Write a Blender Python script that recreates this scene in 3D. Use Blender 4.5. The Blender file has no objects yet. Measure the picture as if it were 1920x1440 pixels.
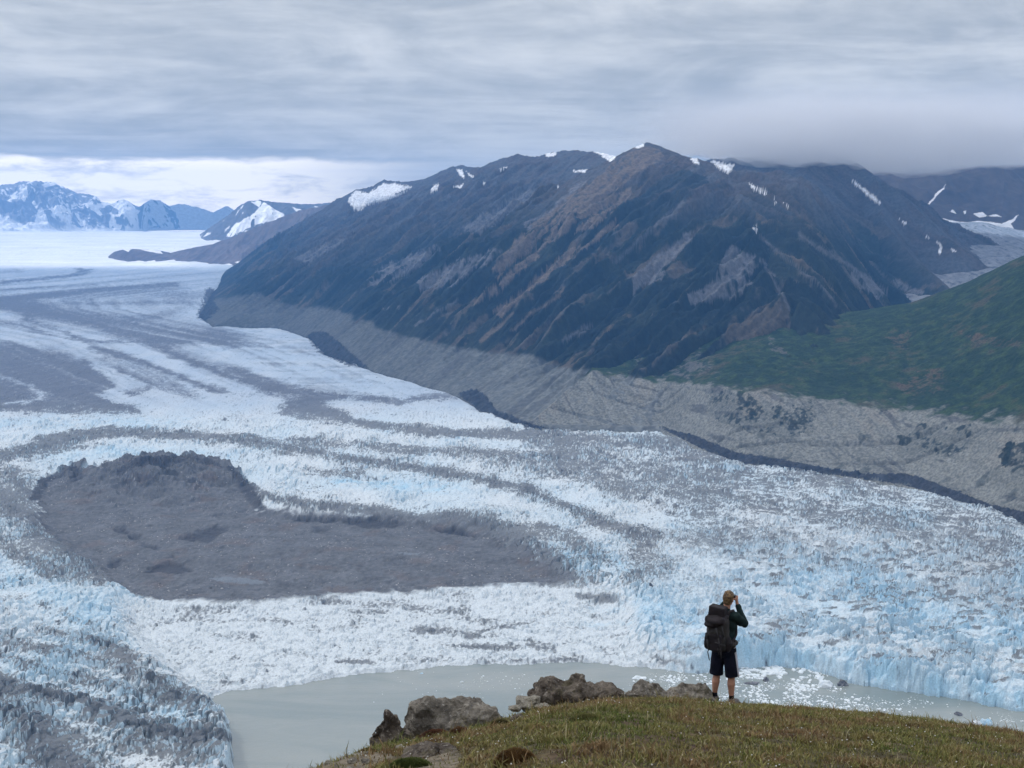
import bpy, bmesh, math, random
import numpy as np
from mathutils import Vector, Matrix, noise as mnoise

S = bpy.context.scene
COL = S.collection
R = math.radians
rng = np.random.default_rng(7)
random.seed(7)

# ------------------------------------------------------------------ camera, sky, sun, exposure
F, CU, CV, HOR, H = 2500.0, 960.0, 720.0, 425.0, 300.0     # focal length in photo pixels, horizon row, eye height above the lake
PITCH = math.atan((CV - HOR) / F)
CP, SP = math.cos(PITCH), math.sin(PITCH)
cam_d = bpy.data.cameras.new('camera')
cam = bpy.data.objects.new('camera', cam_d); COL.objects.link(cam)
cam_d.sensor_width = 36.0; cam_d.lens = 36.0 * F / 1920.0
cam_d.clip_start = 0.1; cam_d.clip_end = 90000
cam.location = (0, 0, H); cam.rotation_euler = (math.pi / 2 - PITCH, 0, 0)
S.camera = cam

SUN_EL, SUN_AZ = 48.0, -62.0            # the sun: elevation; azimuth from straight ahead, left negative
w = bpy.data.worlds.new('World'); S.world = w; w.use_nodes = True
sun_d = bpy.data.lights.new('sun', 'SUN'); sun_d.energy = 3.4; sun_d.angle = R(7); sun_d.color = (1, 0.965, 0.92)
sun = bpy.data.objects.new('sun', sun_d); COL.objects.link(sun)
sun.location = (0, 0, 900)
sd = Vector((math.sin(R(SUN_AZ)) * math.cos(R(SUN_EL)), math.cos(R(SUN_AZ)) * math.cos(R(SUN_EL)), math.sin(R(SUN_EL))))
sun.rotation_euler = sd.to_track_quat('Z', 'Y').to_euler()
S.view_settings.view_transform = 'Standard'; S.view_settings.look = 'None'
S.view_settings.gamma = 1; S.view_settings.use_curve_mapping = False
S.view_settings.exposure = 0.06
cy = S.cycles
cy.max_bounces = 8; cy.diffuse_bounces = 3; cy.glossy_bounces = 2; cy.transmission_bounces = 2; cy.volume_bounces = 4
cy.volume_step_rate = 0.6; cy.volume_max_steps = 256
cy.use_denoising = True
try:
    cy.denoising_input_passes = 'RGB_ALBEDO_NORMAL'
except Exception:
    pass


class NT:
    """small helper for node trees"""
    def __init__(s, tree): s.t = tree; s.n = tree.nodes; s.l = tree.links
    def new(s, typ, **k):
        nd = s.n.new(typ)
        for a, b in k.items(): setattr(nd, a, b)
        return nd
    def put(s, sock, v):
        if hasattr(v, 'is_output'): s.l.new(v, sock)
        else: sock.default_value = v
    def math(s, op, a, b=0.0, c=0.0, clamp=False):
        nd = s.new('ShaderNodeMath', operation=op, use_clamp=clamp)
        for i, v in enumerate((a, b, c)): s.put(nd.inputs[i], v)
        return nd.outputs[0]
    def smooth(s, v, a, b, o0=0.0, o1=1.0):
        nd = s.new('ShaderNodeMapRange', interpolation_type='SMOOTHSTEP')
        for i, q in enumerate((v, a, b, o0, o1)): s.put(nd.inputs[i], q)
        return nd.outputs[0]
    def mix(s, f, a, b, mode='MIX'):
        nd = s.new('ShaderNodeMix', data_type='RGBA', blend_type=mode)
        s.put(nd.inputs[0], f)
        for i, v in ((6, a), (7, b)):
            if isinstance(v, tuple) and len(v) == 3: v = (*v, 1)
            s.put(nd.inputs[i], v)
        return nd.outputs[2]
    def noise(s, vec, scale, detail=4.0, rough=0.55, dist=0.0):
        nd = s.new('ShaderNodeTexNoise')
        if vec is not None: s.l.new(vec, nd.inputs['Vector'])
        nd.inputs['Scale'].default_value = scale; nd.inputs['Detail'].default_value = detail
        nd.inputs['Roughness'].default_value = rough; nd.inputs['Distortion'].default_value = dist
        return nd.outputs['Fac']
    def xyz(s, x, y, z):
        nd = s.new('ShaderNodeCombineXYZ')
        for i, v in enumerate((x, y, z)): s.put(nd.inputs[i], v)
        return nd.outputs[0]


def build_world():
    g = NT(w.node_tree); g.n.clear()
    out = g.new('ShaderNodeOutputWorld'); bg = g.new('ShaderNodeBackground')
    sky = g.new('ShaderNodeTexSky', sky_type='NISHITA', sun_disc=False)
    sky.sun_elevation = R(SUN_EL); sky.sun_rotation = R(SUN_AZ)
    tc = g.new('ShaderNodeTexCoord').outputs['Generated']
    sep = g.new('ShaderNodeSeparateXYZ'); g.l.new(tc, sep.inputs[0])
    x, y, z = sep.outputs
    zc = g.math('MAXIMUM', z, 0.02)
    px = g.math('DIVIDE', x, zc); py = g.math('DIVIDE', y, zc)
    # cloud ceiling: a flat sheet seen in perspective
    v1 = g.xyz(g.math('MULTIPLY', px, 0.30), g.math('MULTIPLY', py, 0.55), 3.7)
    n1 = g.noise(v1, 1.0, 6, 0.55, 0.3)
    v2 = g.xyz(g.math('MULTIPLY', x, 5.0), g.math('MULTIPLY', y, 3.0), g.math('MULTIPLY', z, 25.0))
    n2 = g.noise(v2, 1.0, 8, 0.60, 0.9)
    v3 = g.xyz(g.math('MULTIPLY', x, 22.0), g.math('MULTIPLY', y, 12.0), g.math('MULTIPLY', z, 85.0))
    n3 = g.noise(v3, 1.0, 6, 0.62, 0.25)
    n = g.math('ADD', g.math('ADD', g.math('MULTIPLY', n1, 0.30), g.math('MULTIPLY', n2, 0.50)), g.math('MULTIPLY', n3, 0.20))
    c = g.smooth(n, 0.38, 0.64)
    deck = g.mix(c, (0.46, 0.495, 0.530), (0.80, 0.815, 0.82))
    # the deck grows lighter high up, where more light comes through
    hi = g.smooth(z, 0.12, 0.7)
    deck = g.mix(hi, deck, (0.86, 0.88, 0.92))
    # clear bright gap under the deck, low on the left
    zz = g.math('ADD', z, g.math('MULTIPLY', g.math('ADD', g.math('SUBTRACT', n2, 0.5), g.math('MULTIPLY', g.math('SUBTRACT', n3, 0.5), 0.5)), 0.016))
    gap = g.smooth(zz, 0.0500, 0.0445)
    az = g.math('DIVIDE', x, g.math('MAXIMUM', y, 0.05))
    gap = g.math('MULTIPLY', gap, g.smooth(az, -0.02, -0.20))
    gc = g.mix(g.smooth(n3, 0.46, 0.72), (2.10, 1.90, 1.62), (1.10, 1.04, 0.98))
    skyl = g.mix(1.0, sky.outputs[0], (0.1, 0.1, 0.1), 'MULTIPLY')
    gc = g.mix(0.12, gc, skyl)
    col = g.mix(gap, deck, gc)
    low = g.smooth(z, 0.0, -0.05)
    col = g.mix(low, col, (0.30, 0.33, 0.38))
    # above the deck the blue sky still adds its share
    tot = g.mix(0.08, col, skyl)
    tot = g.mix(1.0, tot, (10, 10, 10), 'MULTIPLY')
    g.l.new(tot, bg.inputs['Color']); bg.inputs['Strength'].default_value = 0.1
    g.l.new(bg.outputs[0], out.inputs['Surface'])


build_world()


# ------------------------------------------------------------------ numpy noise
def _hash(ix, iy, seed):
    h = ix.astype(np.uint32) * np.uint32(374761393) + iy.astype(np.uint32) * np.uint32(668265263) + np.uint32((seed * 974711 + 12345) & 0xffffffff)
    h = (h ^ (h >> np.uint32(13))) * np.uint32(1274126177)
    h = (h ^ (h >> np.uint32(16))) * np.uint32(2246822519)
    return h ^ (h >> np.uint32(13))


def _h01(ix, iy, seed): return _hash(ix, iy, seed).astype(np.float32) * np.float32(1 / 4294967295.0)


_ANG = np.arange(256) * (2 * math.pi / 256)
_GX = np.cos(_ANG).astype(np.float32); _GY = np.sin(_ANG).astype(np.float32)


def perlin(x, y, seed=0):
    x = np.asarray(x, np.float32); y = np.asarray(y, np.float32)
    xi = np.floor(x); yi = np.floor(y)
    xf = x - xi; yf = y - yi
    xi = xi.astype(np.int32); yi = yi.astype(np.int32)
    u = xf * xf * xf * (xf * (xf * 6 - 15) + 10); v = yf * yf * yf * (yf * (yf * 6 - 15) + 10)
    def gr(a, b, dx, dy):
        k = (_hash(a, b, seed) >> np.uint32(7)) & np.uint32(255)
        return _GX[k] * dx + _GY[k] * dy
    a = gr(xi, yi, xf, yf); b = gr(xi + 1, yi, xf - 1, yf)
    c = gr(xi, yi + 1, xf, yf - 1); d = gr(xi + 1, yi + 1, xf - 1, yf - 1)
    ab = a + u * (b - a)
    return (ab + v * ((c + u * (d - c)) - ab)) * np.float32(1.5)


def fbm(x, y, seed=0, octv=4, lac=2.03, gain=0.5):
    s = 0; a = 1.0; t = 0
    for o in range(octv):
        s = s + a * perlin(x, y, seed + 31 * o); t += a; a *= gain
        x = x * lac + 17.3; y = y * lac - 9.1
    return s / t


def ridged(x, y, seed=0, octv=4, gain=0.5):
    s = 0; a = 1.0; t = 0
    for o in range(octv):
        s = s + a * (1 - np.minimum(1, np.abs(perlin(x, y, seed + 31 * o)) * 1.7)); t += a; a *= gain
        x = x * 2.07 + 11.7; y = y * 2.07 - 5.1
    return s / t


def worley(x, y, seed=0):
    x = np.asarray(x, np.float32); y = np.asarray(y, np.float32)
    xi = np.floor(x).astype(np.int32); yi = np.floor(y).astype(np.int32)
    f1 = np.full(x.shape, 9.0, np.float32); f2 = f1.copy(); rid = np.zeros(x.shape, np.float32)
    for dx in (-1, 0, 1):
        for dy in (-1, 0, 1):
            cx = xi + dx; cyy = yi + dy
            qx = cx + _h01(cx, cyy, seed) - x; qy = cyy + _h01(cx, cyy, seed + 5) - y
            d = np.sqrt(qx * qx + qy * qy).astype(np.float32)
            r = _h01(cx, cyy, seed + 9)
            near = d < f1
            f2 = np.where(near, f1, np.minimum(f2, d))
            rid = np.where(near, r, rid); f1 = np.where(near, d, f1)
    return f1, f2, rid


def sst(x, a, b):
    t = np.clip((x - a) / (b - a), 0, 1); return t * t * (3 - 2 * t)


def lerp(a, b, t): return a + (b - a) * t


# ------------------------------------------------------------------ photo row/column <-> world
def ray(u, v):
    yd = (np.asarray(v, float) - CV) / F; xd = (np.asarray(u, float) - CU) / F
    den = CP - yd * SP
    return xd / den, (SP + yd * CP) / den            # x per metre ahead, drop per metre ahead


def at(u, v, Y):
    tx, k = ray(u, v); return np.stack([tx * Y, np.asarray(Y, float) + 0 * tx, H - k * Y], -1)


def proj(x, y, z):
    dz = z - H; dep = np.maximum(y * CP - dz * SP, 0.1)
    return CU + F * x / dep, CV + F * (-y * SP - dz * CP) / dep


def zbase(Y):
    return 0.014 * np.clip(Y - 1000, 0, 5500) + 0.082 * np.clip(Y - 6500, 0, 2100)


_Yt = np.geomspace(300, 60000, 30000)
_vt0 = proj(0 * _Yt, _Yt, zbase(_Yt))[1]
_vt1 = proj(0 * _Yt, _Yt, zbase(_Yt) + 13.0)[1]
def y_of_v(v, ice=0): return np.interp(v, (_vt1 if ice else _vt0)[::-1], _Yt[::-1])


def ground_px(pts, ice=1):
    p = np.array(pts, float); Y = y_of_v(p[:, 1], ice); tx, k = ray(p[:, 0], p[:, 1])
    return np.stack([tx * Y, Y], -1)


# rasters: traced outlines on the valley floor
RU0, RV0, RS = -420, 430, 2.0
RW, RH = 1400, 600
_gu, _gv = np.meshgrid(RU0 + RS * np.arange(RW), RV0 + RS * np.arange(RH))


def poly_mask(pts, gu=None, gv=None):
    gu = _gu if gu is None else gu; gv = _gv if gv is None else gv
    ins = np.zeros(gu.shape, bool); p = pts; n = len(p)
    for i in range(n):
        (x1, y1), (x2, y2) = p[i], p[(i + 1) % n]
        if y1 == y2: continue
        c = ((y1 > gv) != (y2 > gv)) & (gu < (x2 - x1) * (gv - y1) / (y2 - y1) + x1)
        ins ^= c
    return ins.astype(np.float32)


def stroke(pts, hw, aspect=2.6):
    """1 on the line, falling off over hw rows (aspect*hw columns)"""
    best = np.full(_gu.shape, 1e9, np.float32)
    for (x1, y1), (x2, y2) in zip(pts[:-1], pts[1:]):
        ax, ay = (x2 - x1) / aspect, (y2 - y1)
        px, py = (_gu - x1) / aspect, (_gv - y1)
        t = np.clip((px * ax + py * ay) / (ax * ax + ay * ay + 1e-9), 0, 1)
        best = np.minimum(best, (px - t * ax) ** 2 + (py - t * ay) ** 2)
    return np.exp(-best / (hw * hw))


def blur(a, ru, rv, n=2):
    for _ in range(n):
        for ax, r in ((1, int(round(ru / RS))), (0, int(round(rv / RS)))):
            if r < 1: continue
            pad = [(0, 0), (0, 0)]; pad[ax] = (r + 1, r)
            c = np.cumsum(np.pad(a, pad, mode='edge'), axis=ax, dtype=np.float64)
            k = 2 * r + 1
            a = ((c[:, k:] - c[:, :-k]) if ax else (c[k:] - c[:-k])) / k
    return a.astype(np.float32)


def samp(a, u, v):
    x = np.clip((u - RU0) / RS, 0, RW - 1.001); y = np.clip((v - RV0) / RS, 0, RH - 1.001)
    xi = x.astype(np.int32); yi = y.astype(np.int32); xf = (x - xi).astype(np.float32); yf = (y - yi).astype(np.float32)
    return (a[yi, xi] * (1 - xf) * (1 - yf) + a[yi, xi + 1] * xf * (1 - yf) + a[yi + 1, xi] * (1 - xf) * yf + a[yi + 1, xi + 1] * xf * yf)


# ------------------------------------------------------------------ mesh helpers
def link(o, parent=None):
    COL.objects.link(o)
    if parent is not None: o.parent = parent
    return o


def tag(o, label=None, cat=None, group=None, kind=None):
    if label: o['label'] = label
    if cat: o['category'] = cat
    if group: o['group'] = group
    if kind: o['kind'] = kind
    return o


def empty(name, loc, rz=0.0):
    o = bpy.data.objects.new(name, None); o.location = loc; o.rotation_euler = (0, 0, rz)
    o.empty_display_size = 0.2
    return link(o)


def fast_mesh(name, verts, faces, smooth=True):
    """verts (n,3), faces (m,k)"""
    verts = np.asarray(verts, np.float32); faces = np.asarray(faces, np.int32)
    me = bpy.data.meshes.new(name); k = faces.shape[1]
    me.vertices.add(len(verts)); me.vertices.foreach_set('co', verts.ravel())
    me.loops.add(faces.size); me.loops.foreach_set('vertex_index', faces.ravel())
    me.polygons.add(len(faces)); me.polygons.foreach_set('loop_start', np.arange(0, faces.size, k, dtype=np.int32))
    me.polygons.foreach_set('loop_total', np.full(len(faces), k, np.int32))
    me.polygons.foreach_set('use_smooth', np.full(len(faces), smooth, bool))
    me.update(calc_edges=True)
    return me


def grid_faces(nr, nc):
    i = np.arange((nr - 1) * nc).reshape(nr - 1, nc)[:, :-1].ravel()
    return np.stack([i, i + 1, i + nc + 1, i + nc], -1)


def add_rgb(me, name, rgb):
    a = me.attributes.new(name, 'FLOAT_COLOR', 'POINT')
    d = np.ones((len(me.vertices), 4), np.float32); d[:, :3] = rgb
    a.data.foreach_set('color', d.ravel())


def add_f(me, name, val):
    a = me.attributes.new(name, 'FLOAT', 'POINT'); a.data.foreach_set('value', np.asarray(val, np.float32).ravel())


def mat_base(name, rough=0.9, spec=0.2):
    m = bpy.data.materials.new(name); m.use_nodes = True
    g = NT(m.node_tree); b = g.n['Principled BSDF']
    b.inputs['Roughness'].default_value = rough; b.inputs['Specular IOR Level'].default_value = spec
    return m, g, b


def mat_land(name, scale, amt=0.35, bump=0.0, bscale=1.0, rough=0.95):
    """ground material: the mesh's own albedo map broken up by finer noise"""
    m, g, b = mat_base(name, rough, 0.1)
    at_ = g.new('ShaderNodeAttribute', attribute_name='albedo')
    tc = g.new('ShaderNodeNewGeometry').outputs['Position']
    n = g.noise(tc, scale, 5, 0.6)
    f = g.smooth(n, 0.3, 0.7, 1 - amt, 1 + amt)
    cc = g.new('ShaderNodeVectorMath', operation='SCALE'); g.l.new(at_.outputs['Color'], cc.inputs[0]); g.l.new(f, cc.inputs['Scale'])
    g.l.new(cc.outputs[0], b.inputs['Base Color'])
    if bump:
        bp = g.new('ShaderNodeBump'); bp.inputs['Strength'].default_value = 1.0; bp.inputs['Distance'].default_value = bump
        g.l.new(g.noise(tc, bscale, 5, 0.6), bp.inputs['Height']); g.l.new(bp.outputs[0], b.inputs['Normal'])
    return m


def mat_simple(name, c1, c2, scale, rough=0.8, spec=0.2, bump=0.0, bscale=None):
    m, g, b = mat_base(name, rough, spec)
    tc = g.new('ShaderNodeTexCoord').outputs['Object']
    n = g.noise(tc, scale, 5, 0.6)
    g.l.new(g.mix(g.smooth(n, 0.35, 0.65), c1, c2), b.inputs['Base Color'])
    if bump:
        bp = g.new('ShaderNodeBump'); bp.inputs['Strength'].default_value = 1.0; bp.inputs['Distance'].default_value = bump
        g.l.new(g.noise(tc, bscale or scale * 2, 6, 0.65), bp.inputs['Height']); g.l.new(bp.outputs[0], b.inputs['Normal'])
    return m


# ================================================================== THE GLACIER
LAKE = [(434, 1640), (432, 1440), (428, 1385), (420, 1345), (392, 1318), (400, 1302), (450, 1292), (560, 1282), (640, 1266), (720, 1258),
        (830, 1248), (950, 1243), (1060, 1240), (1160, 1246), (1240, 1252), (1310, 1262), (1390, 1252), (1440, 1247), (1500, 1252),
        (1550, 1264), (1600, 1278), (1680, 1292), (1720, 1298), (1800, 1312), (1870, 1325), (1920, 1332), (2100, 1365), (2390, 1420), (2390, 1640)]
MELANGE = [(225, 1148), (430, 1142), (640, 1128), (860, 1114), (1060, 1120), (1150, 1132), (1190, 1165), (1180, 1205), (1230, 1240), (1310, 1264),
           (1300, 1330), (1060, 1320), (640, 1340), (420, 1370), (392, 1318), (330, 1280), (280, 1238), (235, 1190)]
ISLAND = [(66, 940), (80, 912), (110, 895), (140, 884), (165, 898), (230, 892), (270, 876), (350, 871), (420, 884), (450, 905), (470, 930), (492, 966),
          (560, 974), (700, 976), (760, 984), (860, 992), (950, 1025), (1000, 1058), (1060, 1092), (1066, 1110), (980, 1108), (860, 1114), (640, 1127),
          (430, 1142), (250, 1134), (205, 1108), (190, 1080), (120, 1040), (70, 985)]
lk = poly_mask(LAKE); ml = poly_mask(MELANGE); isl = poly_mask(ISLAND)
lk_s = blur(lk, 7, 3); ml_s = blur(ml, 18, 9); isl_s = blur(isl, 18, 8, 2); ml_t = blur(ml, 4, 2); isl_t = blur(isl, 3, 2, 1)
hillg = np.exp(-(((_gu - 300) / 165) ** 2 + ((_gv - 905) / 34) ** 2))
hillg2 = np.exp(-(((_gu - 620) / 330) ** 2 + ((_gv - 1050) / 40) ** 2))

MARGIN = [(434, 505), (415, 530), (398, 548), (372, 592), (400, 612), (520, 614), (580, 632), (610, 664), (700, 694), (860, 742), (900, 768), (1010, 804),
          (1100, 806), (1240, 808), (1310, 838), (1380, 864), (1470, 880), (1560, 888), (1700, 908), (1850, 954), (1920, 982), (2100, 1060), (2400, 1200)]
MG = ground_px(MARGIN)
MG = np.vstack([[(-2300, 16000)], [(-1900, 10500)], MG])


def margin_dist(x, y):
    """signed distance to the foot of the mountains, positive on the mountain side"""
    best = np.full(x.shape, 1e12); side = np.zeros(x.shape)
    for (x1, y1), (x2, y2) in zip(MG[:-1], MG[1:]):
        ax, ay = x2 - x1, y2 - y1
        t = np.clip(((x - x1) * ax + (y - y1) * ay) / (ax * ax + ay * ay), 0, 1)
        d = (x - x1 - t * ax) ** 2 + (y - y1 - t * ay) ** 2
        cr = ax * (y - y1) - ay * (x - x1)
        up = d < best
        best = np.where(up, d, best); side = np.where(up, cr, side)
    return np.sqrt(best) * np.sign(side)


def S_(*a): return [tuple(q) for q in a]


BANDS = [
    (S_((-80, 556), (100, 556), (330, 545)), 9, .30), (S_((60, 585), (200, 600), (330, 622), (430, 640)), 13, .42), (S_((330, 560), (400, 556)), 6, .25), (S_((-60, 600), (40, 606), (70, 620)), 6, .25),
    (S_((200, 672), (300, 712), (360, 742)), 7, .35), (S_((440, 690), (560, 735), (640, 742)), 8, .35),  # traced flow bands and debris: points, half width, strength
    (S_((-60, 534), (0, 530), (54, 525), (108, 520), (152, 514), (163, 508), (146, 505)), 2.2, .75),
    (S_((-60, 512), (40, 508), (28, 504)), 2, .25),
    (S_((0, 561), (108, 553), (190, 542), (271, 537), (325, 533)), 4.5, .45),
    (S_((-60, 545), (60, 541), (180, 536)), 3.5, .25),
    (S_((-80, 566), (0, 572), (81, 577), (135, 588), (190, 607), (244, 626), (325, 637), (406, 629)), 10, .5),
    (S_((95, 569), (190, 569), (298, 567), (380, 569)), 4, .3),
    (S_((240, 600), (300, 592), (340, 580)), 6, .25),
    (S_((49, 580), (54, 602), (108, 618), (163, 640), (244, 642), (285, 640)), 3, .5),
    (S_((20, 607), (60, 615), (90, 628)), 3, .25),
    (S_((176, 653), (244, 672), (325, 700), (393, 729), (420, 733)), 5, .6),
    (S_((220, 690), (290, 722), (240, 740)), 4, .3),
    (S_((285, 645), (352, 675), (434, 705), (501, 724), (560, 738), (640, 744)), 4.5, .55),
    (S_((325, 637), (420, 640), (500, 650)), 6, .3),
    (S_((152, 678), (184, 718), (163, 737), (184, 754), (257, 770)), 3.5, .5),
    (S_((130, 691), (152, 732), (140, 745)), 3, .35), (S_((165, 690), (205, 726), (186, 736)), 3, .35),
    (S_((-20, 660), (8, 682), (4, 692)), 6, .6), (S_((-30, 720), (0, 737), (5, 752)), 9, .7),
    (S_((683, 746), (754, 752), (843, 741)), 6, .5),
    (S_((470, 720), (560, 760), (700, 800)), 6, .2),
    (S_((-80, 885), (0, 859), (60, 842), (122, 824), (190, 811), (300, 813), (380, 821), (450, 826), (540, 842), (650, 863), (790, 877), (861, 893),
        (985, 918), (1056, 950), (1127, 982), (1215, 1010)), 10, .62),
    (S_((60, 850), (200, 835)), 7, .2), (S_((560, 825), (700, 840), (900, 850), (1050, 860)), 10, .35),
    (S_((1010, 815), (1240, 835), (1358, 878), (1556, 905), (1754, 950), (1912, 1017), (2100, 1110)), 20, .44),
    (S_((1100, 862), (1318, 922), (1516, 953), (1754, 997), (1912, 1046), (2100, 1120)), 30, .42),
    (S_((930, 860), (1100, 900), (1300, 960)), 14, .30),
    (S_((1340, 1010), (1556, 1046), (1833, 1066), (2000, 1100)), 34, .42), (S_((1635, 1115), (1793, 1115), (1900, 1140)), 26, .45),
    (S_((1600, 1180), (1740, 1175)), 18, .4), (S_((1655, 1242), (1754, 1234), (1830, 1240)), 18, .45),
    (S_((1400, 1210), (1457, 1190), (1480, 1170)), 13, .5), (S_((1255, 1225), (1300, 1215)), 8, .45),
    (S_((-60, 920), (0, 935), (40, 970), (90, 1012), (160, 1052), (195, 1082)), 17, .70),
    (S_((-60, 1000), (10, 1020), (80, 1060), (130, 1085)), 12, .40),
    (S_((20, 890), (60, 930)), 14, .5),
    (S_((480, 925), (560, 945), (680, 955), (760, 968), (850, 975)), 9, .55), (S_((580, 882), (680, 890)), 8, .35),
    (S_((860, 978), (950, 1005), (1010, 1042), (1062, 1082)), 17, .85), (S_((1010, 985), (1080, 1010), (1120, 1050)), 12, .35),
    (S_((1200, 1010), (1230, 1060), (1190, 1090)), 16, .35),
    (S_((620, 1130), (760, 1142), (860, 1150)), 8, .55), (S_((780, 1183), (890, 1192)), 7, .75), (S_((860, 1214), (960, 1217)), 6, .85),
    (S_((905, 1184), (950, 1176)), 4, .7), (S_((1000, 1212), (1030, 1218)), 5, .8), (S_((640, 1238), (690, 1243)), 6, .6), (S_((880, 1165), (960, 1172)), 7, .4),
    (S_((240, 1160), (420, 1165), (600, 1160)), 6, .25), (S_((700, 1225), (840, 1238)), 6, .3), (S_((960, 1240), (1080, 1236)), 5, .7),
    (S_((430, 1285), (450, 1280)), 5, .5), (S_((1230, 1238), (1300, 1245)), 6, .6),
    (S_((1090, 1118), (1150, 1124)), 6, .9),
    (S_((-60, 1262), (0, 1285), (100, 1318), (200, 1346), (300, 1382), (360, 1392), (428, 1388)), 14, .78),
    (S_((-60, 1330), (20, 1350), (90, 1400), (140, 1460)), 21, .76), (S_((240, 1400), (400, 1420)), 12, .35),
    (S_((-60, 1185), (120, 1228), (200, 1245), (330, 1288), (380, 1320)), 10, .45), (S_((80, 1182), (190, 1208), (240, 1235)), 10, .5),
    (S_((-60, 1215), (60, 1250), (200, 1290), (400, 1340)), 9, .30), (S_((300, 1300), (370, 1318)), 9, .5),
    (S_((170, 1205), (230, 1220)), 6, .5), (S_((-60, 1120), (60, 1130), (170, 1170)), 8, .2),
]
deb = np.zeros(_gu.shape, np.float32)
for p, hw, st in BANDS: deb = 1 - (1 - deb) * (1 - st * stroke(p, hw))
darkleft = blur(poly_mask([(-400, 620), (0, 642), (81, 653), (135, 670), (173, 697), (211, 724), (180, 735), (190, 751), (257, 771), (163, 775), (0, 771), (-400, 790)]), 8, 3)
wedge = blur(poly_mask([(535, 746), (630, 743), (598, 757), (683, 789), (790, 803), (931, 807), (1020, 810), (931, 824), (754, 814), (612, 792), (520, 775)]), 9, 3)
deb = 1 - (1 - deb) * (1 - .60 * darkleft) * (1 - .62 * wedge)
swl = stroke([(-60, 690), (0, 705), (54, 721), (79, 737), (66, 751), (20, 756)], 4) * .8
for p, hw, st in [(S_((560, 775), (650, 797), (800, 822)), 5, .5), (S_((560, 742), (480, 760), (300, 768)), 6, .4), (S_((180, 740), (240, 752), (330, 765)), 4, .6)]:
    swl = np.maximum(swl, st * stroke(p, hw))
deb *= (1 - swl)
WET = [[(575, 630), (588, 622), (610, 622), (640, 645), (690, 690), (650, 684), (600, 662)],
       [(858, 740), (890, 729), (912, 742), (930, 768), (1000, 796), (1045, 804), (990, 803), (900, 770)],
       [(1235, 801), (1300, 815), (1380, 848), (1450, 858), (1560, 880), (1640, 888), (1700, 888), (1730, 896), (1850, 943), (1920, 960), (2100, 1030), (2100, 1062),
        (1920, 984), (1850, 957), (1760, 928), (1690, 908), (1560, 890), (1480, 882), (1380, 868), (1330, 848)],
       [(388, 538), (407, 545), (400, 565), (412, 580), (385, 602), (420, 616), (370, 596), (372, 585), (380, 570)]]
wet = np.zeros(_gu.shape, np.float32)
for p in WET: wet = np.maximum(wet, poly_mask(p))
wet = blur(wet, 3, 2, 1)
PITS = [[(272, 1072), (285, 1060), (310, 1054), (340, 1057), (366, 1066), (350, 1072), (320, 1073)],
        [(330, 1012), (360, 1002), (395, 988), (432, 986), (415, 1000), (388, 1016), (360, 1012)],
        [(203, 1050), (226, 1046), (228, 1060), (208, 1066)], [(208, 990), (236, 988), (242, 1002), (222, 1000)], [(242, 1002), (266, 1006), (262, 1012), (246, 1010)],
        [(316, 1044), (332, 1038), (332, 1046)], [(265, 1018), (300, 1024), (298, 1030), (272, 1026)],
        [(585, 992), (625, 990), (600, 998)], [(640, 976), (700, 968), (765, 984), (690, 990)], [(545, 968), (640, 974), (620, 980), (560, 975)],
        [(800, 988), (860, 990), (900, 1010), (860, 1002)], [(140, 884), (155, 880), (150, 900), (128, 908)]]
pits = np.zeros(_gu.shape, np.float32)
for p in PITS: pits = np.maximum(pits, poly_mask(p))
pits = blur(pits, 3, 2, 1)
rim_shade = np.zeros(_gu.shape, np.float32)
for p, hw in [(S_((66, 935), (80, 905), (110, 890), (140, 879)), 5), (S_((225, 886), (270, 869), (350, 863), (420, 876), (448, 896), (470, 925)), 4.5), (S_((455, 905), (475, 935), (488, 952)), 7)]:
    rim_shade = np.maximum(rim_shade, stroke(p, hw, 2.0))
PONDS = [[(385, 1082), (430, 1083), (500, 1092), (480, 1096), (420, 1092)], [(745, 1038), (775, 1036), (792, 1039), (770, 1042)], [(615, 1118), (720, 1115), (860, 1112), (760, 1121), (640, 1124)],
         [(930, 1108), (1000, 1102), (1062, 1106), (1066, 1114), (1020, 1117), (950, 1114)]]
ponds = np.zeros(_gu.shape, np.float32)
for p in PONDS: ponds = np.maximum(ponds, poly_mask(p))
ponds = blur(ponds, 2, 0, 1)
blu = np.zeros(_gu.shape, np.float32)
for p, hw, st in [(S_((640, 905), (740, 910), (850, 915)), 12, .8), (S_((0, 790), (200, 790), (330, 790)), 14, .6), (S_((100, 850), (260, 845), (420, 855)), 12, .5),
                  (S_((1100, 1140), (1250, 1150), (1400, 1220), (1520, 1240)), 30, .6), (S_((1560, 1240), (1700, 1270), (1900, 1300)), 30, .85), (S_((0, 1070), (80, 1110), (160, 1150)), 22, .55),
                  (S_((1080, 1050), (1180, 1070)), 20, .6), (S_((1500, 1100), (1900, 1200)), 50, .6), (S_((1300, 900), (1700, 960)), 30, .25), (S_((450, 640), (560, 690), (700, 725)), 25, .5),
                  (S_((60, 1260), (200, 1300), (380, 1360)), 20, .3), (S_((1100, 1180), (1160, 1170)), 12, .7)]:
    blu = np.maximum(blu, st * stroke(p, hw))


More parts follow.
